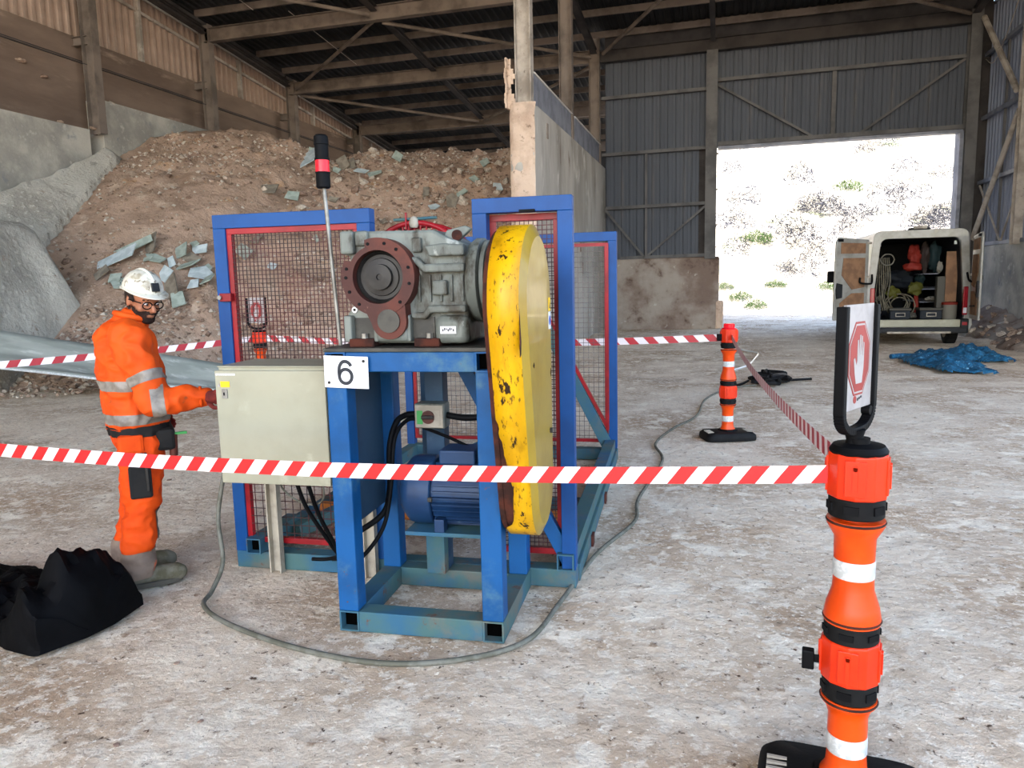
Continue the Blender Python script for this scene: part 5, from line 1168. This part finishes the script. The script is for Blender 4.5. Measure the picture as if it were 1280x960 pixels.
g3 = MB(); fingers(g3, W_L, (.9, -.2, -.4), (0, 0, 1), (0, 1, 0), .5); remesh(g3, .005, 3, 'glove', GLOVE, WK)
body = remesh(g, .0085, 4, 'body', SKIN, WK)
def inhead(c):
    return HM.inverted() @ c
shell(body, [], lambda c: c.z > 1.40 and (lambda p: p.x > .008 and p.z < -.036+.45*max(0,.05-p.x) and p.z > -.14 and not (p.x > .098 and p.z > -.045) and not (abs(p.z+.062) < .006 and abs(p.y) < .02 and p.x > .08))(inhead(c)), .006, 'beard', HAIR, WK)
shell(body, [], lambda c: c.z > 1.40 and (lambda p: p.x < (.034 if p.z > .004 else -.012) and p.z > -.055 and not (abs(p.y) > .081 and p.z < .03))(inhead(c)), .005, 'hair', HAIR, WK)
for s in (-1, 1):
    e = ell(MB(), (.079, s*.031, .004), .011, .012, .007, HM).build('eye', M_['white'], WK, smooth=60); ell(MB(), (.0880, s*.031+.004, -.001), .004, .0060, .006, HM).build('iris', M_['ink'], e, smooth=60)
    MB().tube([hp_((.074+.012*math.cos(0), s*.031+s*.0, .025)), hp_((.088, s*.02, .024)), hp_((.08, s*.05, .024))], .004, 6).build('eyebrow', HAIR, WK, smooth=60)
gl = MB()
for s in (-1, 1):
    gl.tube([hp_((.101-.10*abs(s*.033+.026*math.cos(a))*.35, s*.033+.026*math.cos(a), -.002+.019*math.sin(a))) for a in [2*math.pi*k/20 for k in range(20)]],   .0032, 6, closed=True)
    gl.tube([hp_((.083, s*.060, .008)), hp_((.04, s*.079, .010)), hp_((-.005, s*.084, .008))],   .0032, 6)
gl.tube([hp_((.102, -.008, .002)), hp_((.102, .008, .002))],   .0032, 6); gl.build('glasses', M_['black'], WK, smooth=60)
# hard hat
HM2 = HM @ T(-.006, 0, .058) @ RY(R(-1)) @ Matrix.Scale(.90, 4)
g = MB(); n = 40; rings = []
for k in range(13):
    a = R(90*k/12); rings.append((math.cos(a)**.85 if k < 12 else .001, math.sin(a)))
vs = []
for r, h in rings:
    for i in range(n): t = 2*math.pi*i/n; vs.append(HM2 @ Vector((r*.132*math.cos(t), r*.108*math.sin(t), h*.118)))
g.add(vs, [(i*n+k, i*n+(k+1) % n, (i+1)*n+(k+1) % n, (i+1)*n+k) for i in range(12) for k in range(n)])
sh = g.build('hard_hat', HAT, WK, smooth=60); sd = sh.modifiers.new('s', 'SOLIDIFY'); sd.thickness = .004
g = MB(); vs = []
for rr_, dz in ((1, .004), (1.0, -.003)):
    for i in range(n):
        t = 2*math.pi*i/n; f = max(0, math.cos(t)); b = max(0, -math.cos(t)); vs.append(HM2 @ Vector((.132*math.cos(t), .108*math.sin(t), dz)))
for rr_, dz in ((1, .004), (1, -.003)):
    for i in range(n):
        t = 2*math.pi*i/n; f = max(0, math.cos(t))**1.2; b = max(0, -math.cos(t))**2; e = .008+.042*f+.014*b; vs.append(HM2 @ Vector(((.132+e)*math.cos(t), (.108+e*.7)*math.sin(t), dz-.012*f-.02*b)))
F = []
for i in range(n): j = (i+1) % n; F += [(i, j, 2*n+j, 2*n+i), (n+i, 3*n+i, 3*n+j, n+j), (2*n+i, 2*n+j, 3*n+j, 3*n+i)]
g.add(vs, F); g.build('brim', HAT, sh, smooth=50)
g = MB().tube([HM2 @ Vector((.128*math.cos(R(a)), 0, .118*math.sin(R(a))+.001)) for a in range(20, 165, 10)], .010, 8); g.build('crown_ridge', HAT, sh, smooth=60)
MB().box(-.004, .010, -.024, .024, -.026, .026, HM2 @ T(.122, 0, .045) @ RY(R(-25))).build('lamp_clip', M_['van_trim'], sh, bevel=.004)
for k in range(3): MB().lathe([(.004, 0), (.004, .003)], 8, HM2 @ T(-.08+.018*(k % 2)-.012*k, -.092+.008*k, .02+.014*k) @ RX(R(90))).build('vent_hole', M_['ink'], sh)
# jacket
g = MB()
capx(g, (.01, 0, .96), (.0, 0, 1.12), .165, .160, .98, 1.22); capx(g, (.0, 0, 1.12), (-.015, 0, 1.33), .160, .148, 1.0, 1.35); capx(g, (-.005, -.13, 1.375), (-.005, .13, 1.375), .088, .088)
capx(g, (-.005, 0, 1.40), (.025, -.005, 1.455), .095, .078, 1, 1.05)
for S, E, Wp in ((S_R, E_R, W_R), (S_L, E_L, W_L)): capx(g, S, E, .092, .072); capx(g, E, tuple(Vector(E)+(Vector(Wp)-Vector(E))*1.0), .070, .052)
jk = remesh(g, .009, 7, 'jacket', HV, WK, wr=.021, ws=8, clipz=(.862, None), aniso=(1, 1, 1.3))
er = Vector(E_R); ad = (Vector(W_R)-er).normalized(); ud = (er-Vector(S_R)).normalized()
tors = lambda c: (c-Vector((c.x*0, -.25, 1.1))).length > 0 and not (c.y < -.225)
def torso_ok(c):
    # not on the right or left sleeve
    for S, E in ((Vector(S_R), er), (Vector(S_L), Vector(E_L))):
        d = E-S; t = max(0, min(1, (c-S).dot(d)/d.length_squared))
        if (c-(S+d*t)).length < .098 and abs(c.y) > .20: return False
    return abs(c.y) < .24
for z0, z1 in ((.915, .972), (1.10, 1.155)):
    shell(jk, [((0, 0, z0), (0, 0, -1)), ((0, 0, z1), (0, 0, 1))], (lambda c: c.x < .22 and not (c.x > .17 and c.y < -.2)) if z0 < 1 else torso_ok, .003, 'reflective_band', GREY, WK)
def sleeve_band(P, d, a, b, S, r=.11):
    shell(jk, [(P+d*a, -d), (P+d*b, d)], lambda c: (c-(P+d*((c-P).dot(d)))).length < r, .003, 'reflective_band', GREY, WK)
SR = Vector(S_R); sleeve_band(SR, ud, .20, .255, 0); sleeve_band(er, ad, -.02, .045, 0, .10)
# collar and hem
MB().tube([(.025+.078*math.cos(a)*1.0, -.005+.082*math.sin(a), 1.487+.022*math.cos(a)*-1) for a in [2*math.pi*k/28 for k in range(28)]], .017, 8, closed=True).build('collar', HV, WK, smooth=60)
shell(jk, [((0, 0, .863), (0, 0, -1)), ((0, 0, .888), (0, 0, 1))], lambda c: c.x < .22 and c.y > -.26, .004, 'jacket_hem', HV, WK)
c_ = Vector(W_R); MB().tube([c_-ad*.012+(Vector((0, 0, 1))*math.sin(a)+ad.cross(Vector((0, 0, 1)))*math.cos(a))*.05 for a in [2*math.pi*k/20 for k in range(20)]], .009, 8, closed=True).build('cuff', HV, WK, smooth=60)
for p in ([(-.02, -.285, 1.43), (-.09, -.24, 1.39), (-.145, -.14, 1.36), (-.16, 0, 1.35)],): pass
# trousers
g = MB()
capx(g, (.015, 0, .86), (.01, 0, .93), .150, .150, .98, 1.12)
for H, K, A_ in ((H_R, K_R, A_R), (H_L, K_L, A_L)):
    capx(g, (H[0], H[1], .84), K, .112, .088, 1.05, .95); capx(g, K, (A_[0], A_[1], .13), .086, .078); capx(g, (A_[0]+.005, A_[1], .16), (A_[0]+.005, A_[1], .10), .088, .088)
tr = remesh(g, .009, 5, 'trousers', HVT, WK, wr=.016, ws=8, clipz=(.065, .935), aniso=(1, 1, 1.3))
shell(tr, [((0, 0, .845), (0, 0, -1)), ((0, 0, .90), (0, 0, 1))], lambda c: True, .006, 'black_waistband', BLK, WK)
shell(tr, [((0, 0, .215), (0, 0, 1))], lambda c: True, .003, 'dusty_hem', HEM, WK)
shell(tr, [((0, 0, .26), (0, 0, -1)), ((0, 0, .43), (0, 0, 1)), ((.05, 0, 0), (-1, 0, 0))], lambda c: c.y < 0, .005, 'knee_pad', BLK if False else mat('grey_knee_patch', '#6d625c', '#57504c', 9, .4, .6, .85), WK)
# thigh pocket with folding rule, holster pouches on the belt
pk = MB().box(-.06, .05, -.232, -.205, .52, .70).build('thigh_pocket', BLK, WK, bevel=.012)
MB().box(.022, .036, -.243, -.228, .56, .77).build('folding_rule', M_['steel_hub'], pk, bevel=.003)
MB().box(-.10, .03, -.215, -.15, .76, .865).build('flap_pocket', HVT, WK, bevel=.02)
MB().box(-.06, .02, -.222, -.20, .735, .765).build('pocket_lining', BLK, WK, bevel=.006)
h = MB().box(.085, .185, -.175, -.06, .755, .875).build('tool_pouch', BLK, WK, bevel=.02)
MB().tube([(.17, -.14, .72), (.175, -.145, .84)], .022, 10).build('pouch_tube', M_['rust_flange'], h, smooth=50); MB().box(.13, .245, -.16, -.14, .835, .85).build('screwdriver', M_['green'], h, bevel=.004)
# boots
for A_ in (A_R, A_L):
    g = MB(); capx(g, (A_[0], A_[1], .15), (A_[0], A_[1], .075), .062, .06); capx(g, (A_[0]-.015, A_[1], .062), (A_[0]+.17, A_[1]-.01, .055), .055, .05, 1, .95)
    capx(g, (A_[0]+.19, A_[1]-.012, .055), (A_[0]+.205, A_[1]-.012, .05), .050, .045)
    b = remesh(g, .008, 4, 'boot', MUD, WK, clipz=(.012, .16)); b.data.materials[0] = MUD
    pts = [(A_[0]+.075+.15*math.copysign(abs(math.cos(a))**.7, math.cos(a)), A_[1]-.006+.054*math.copysign(abs(math.sin(a))**.8, math.sin(a))) for a in [2*math.pi*k/28 for k in range(28)]]
    MB().prism(pts, 0, .03, 'z').build('sole', M_['steel_hub'] if False else mat('boot_sole', '#4e4a42', rough=.9), b, bevel=.006)
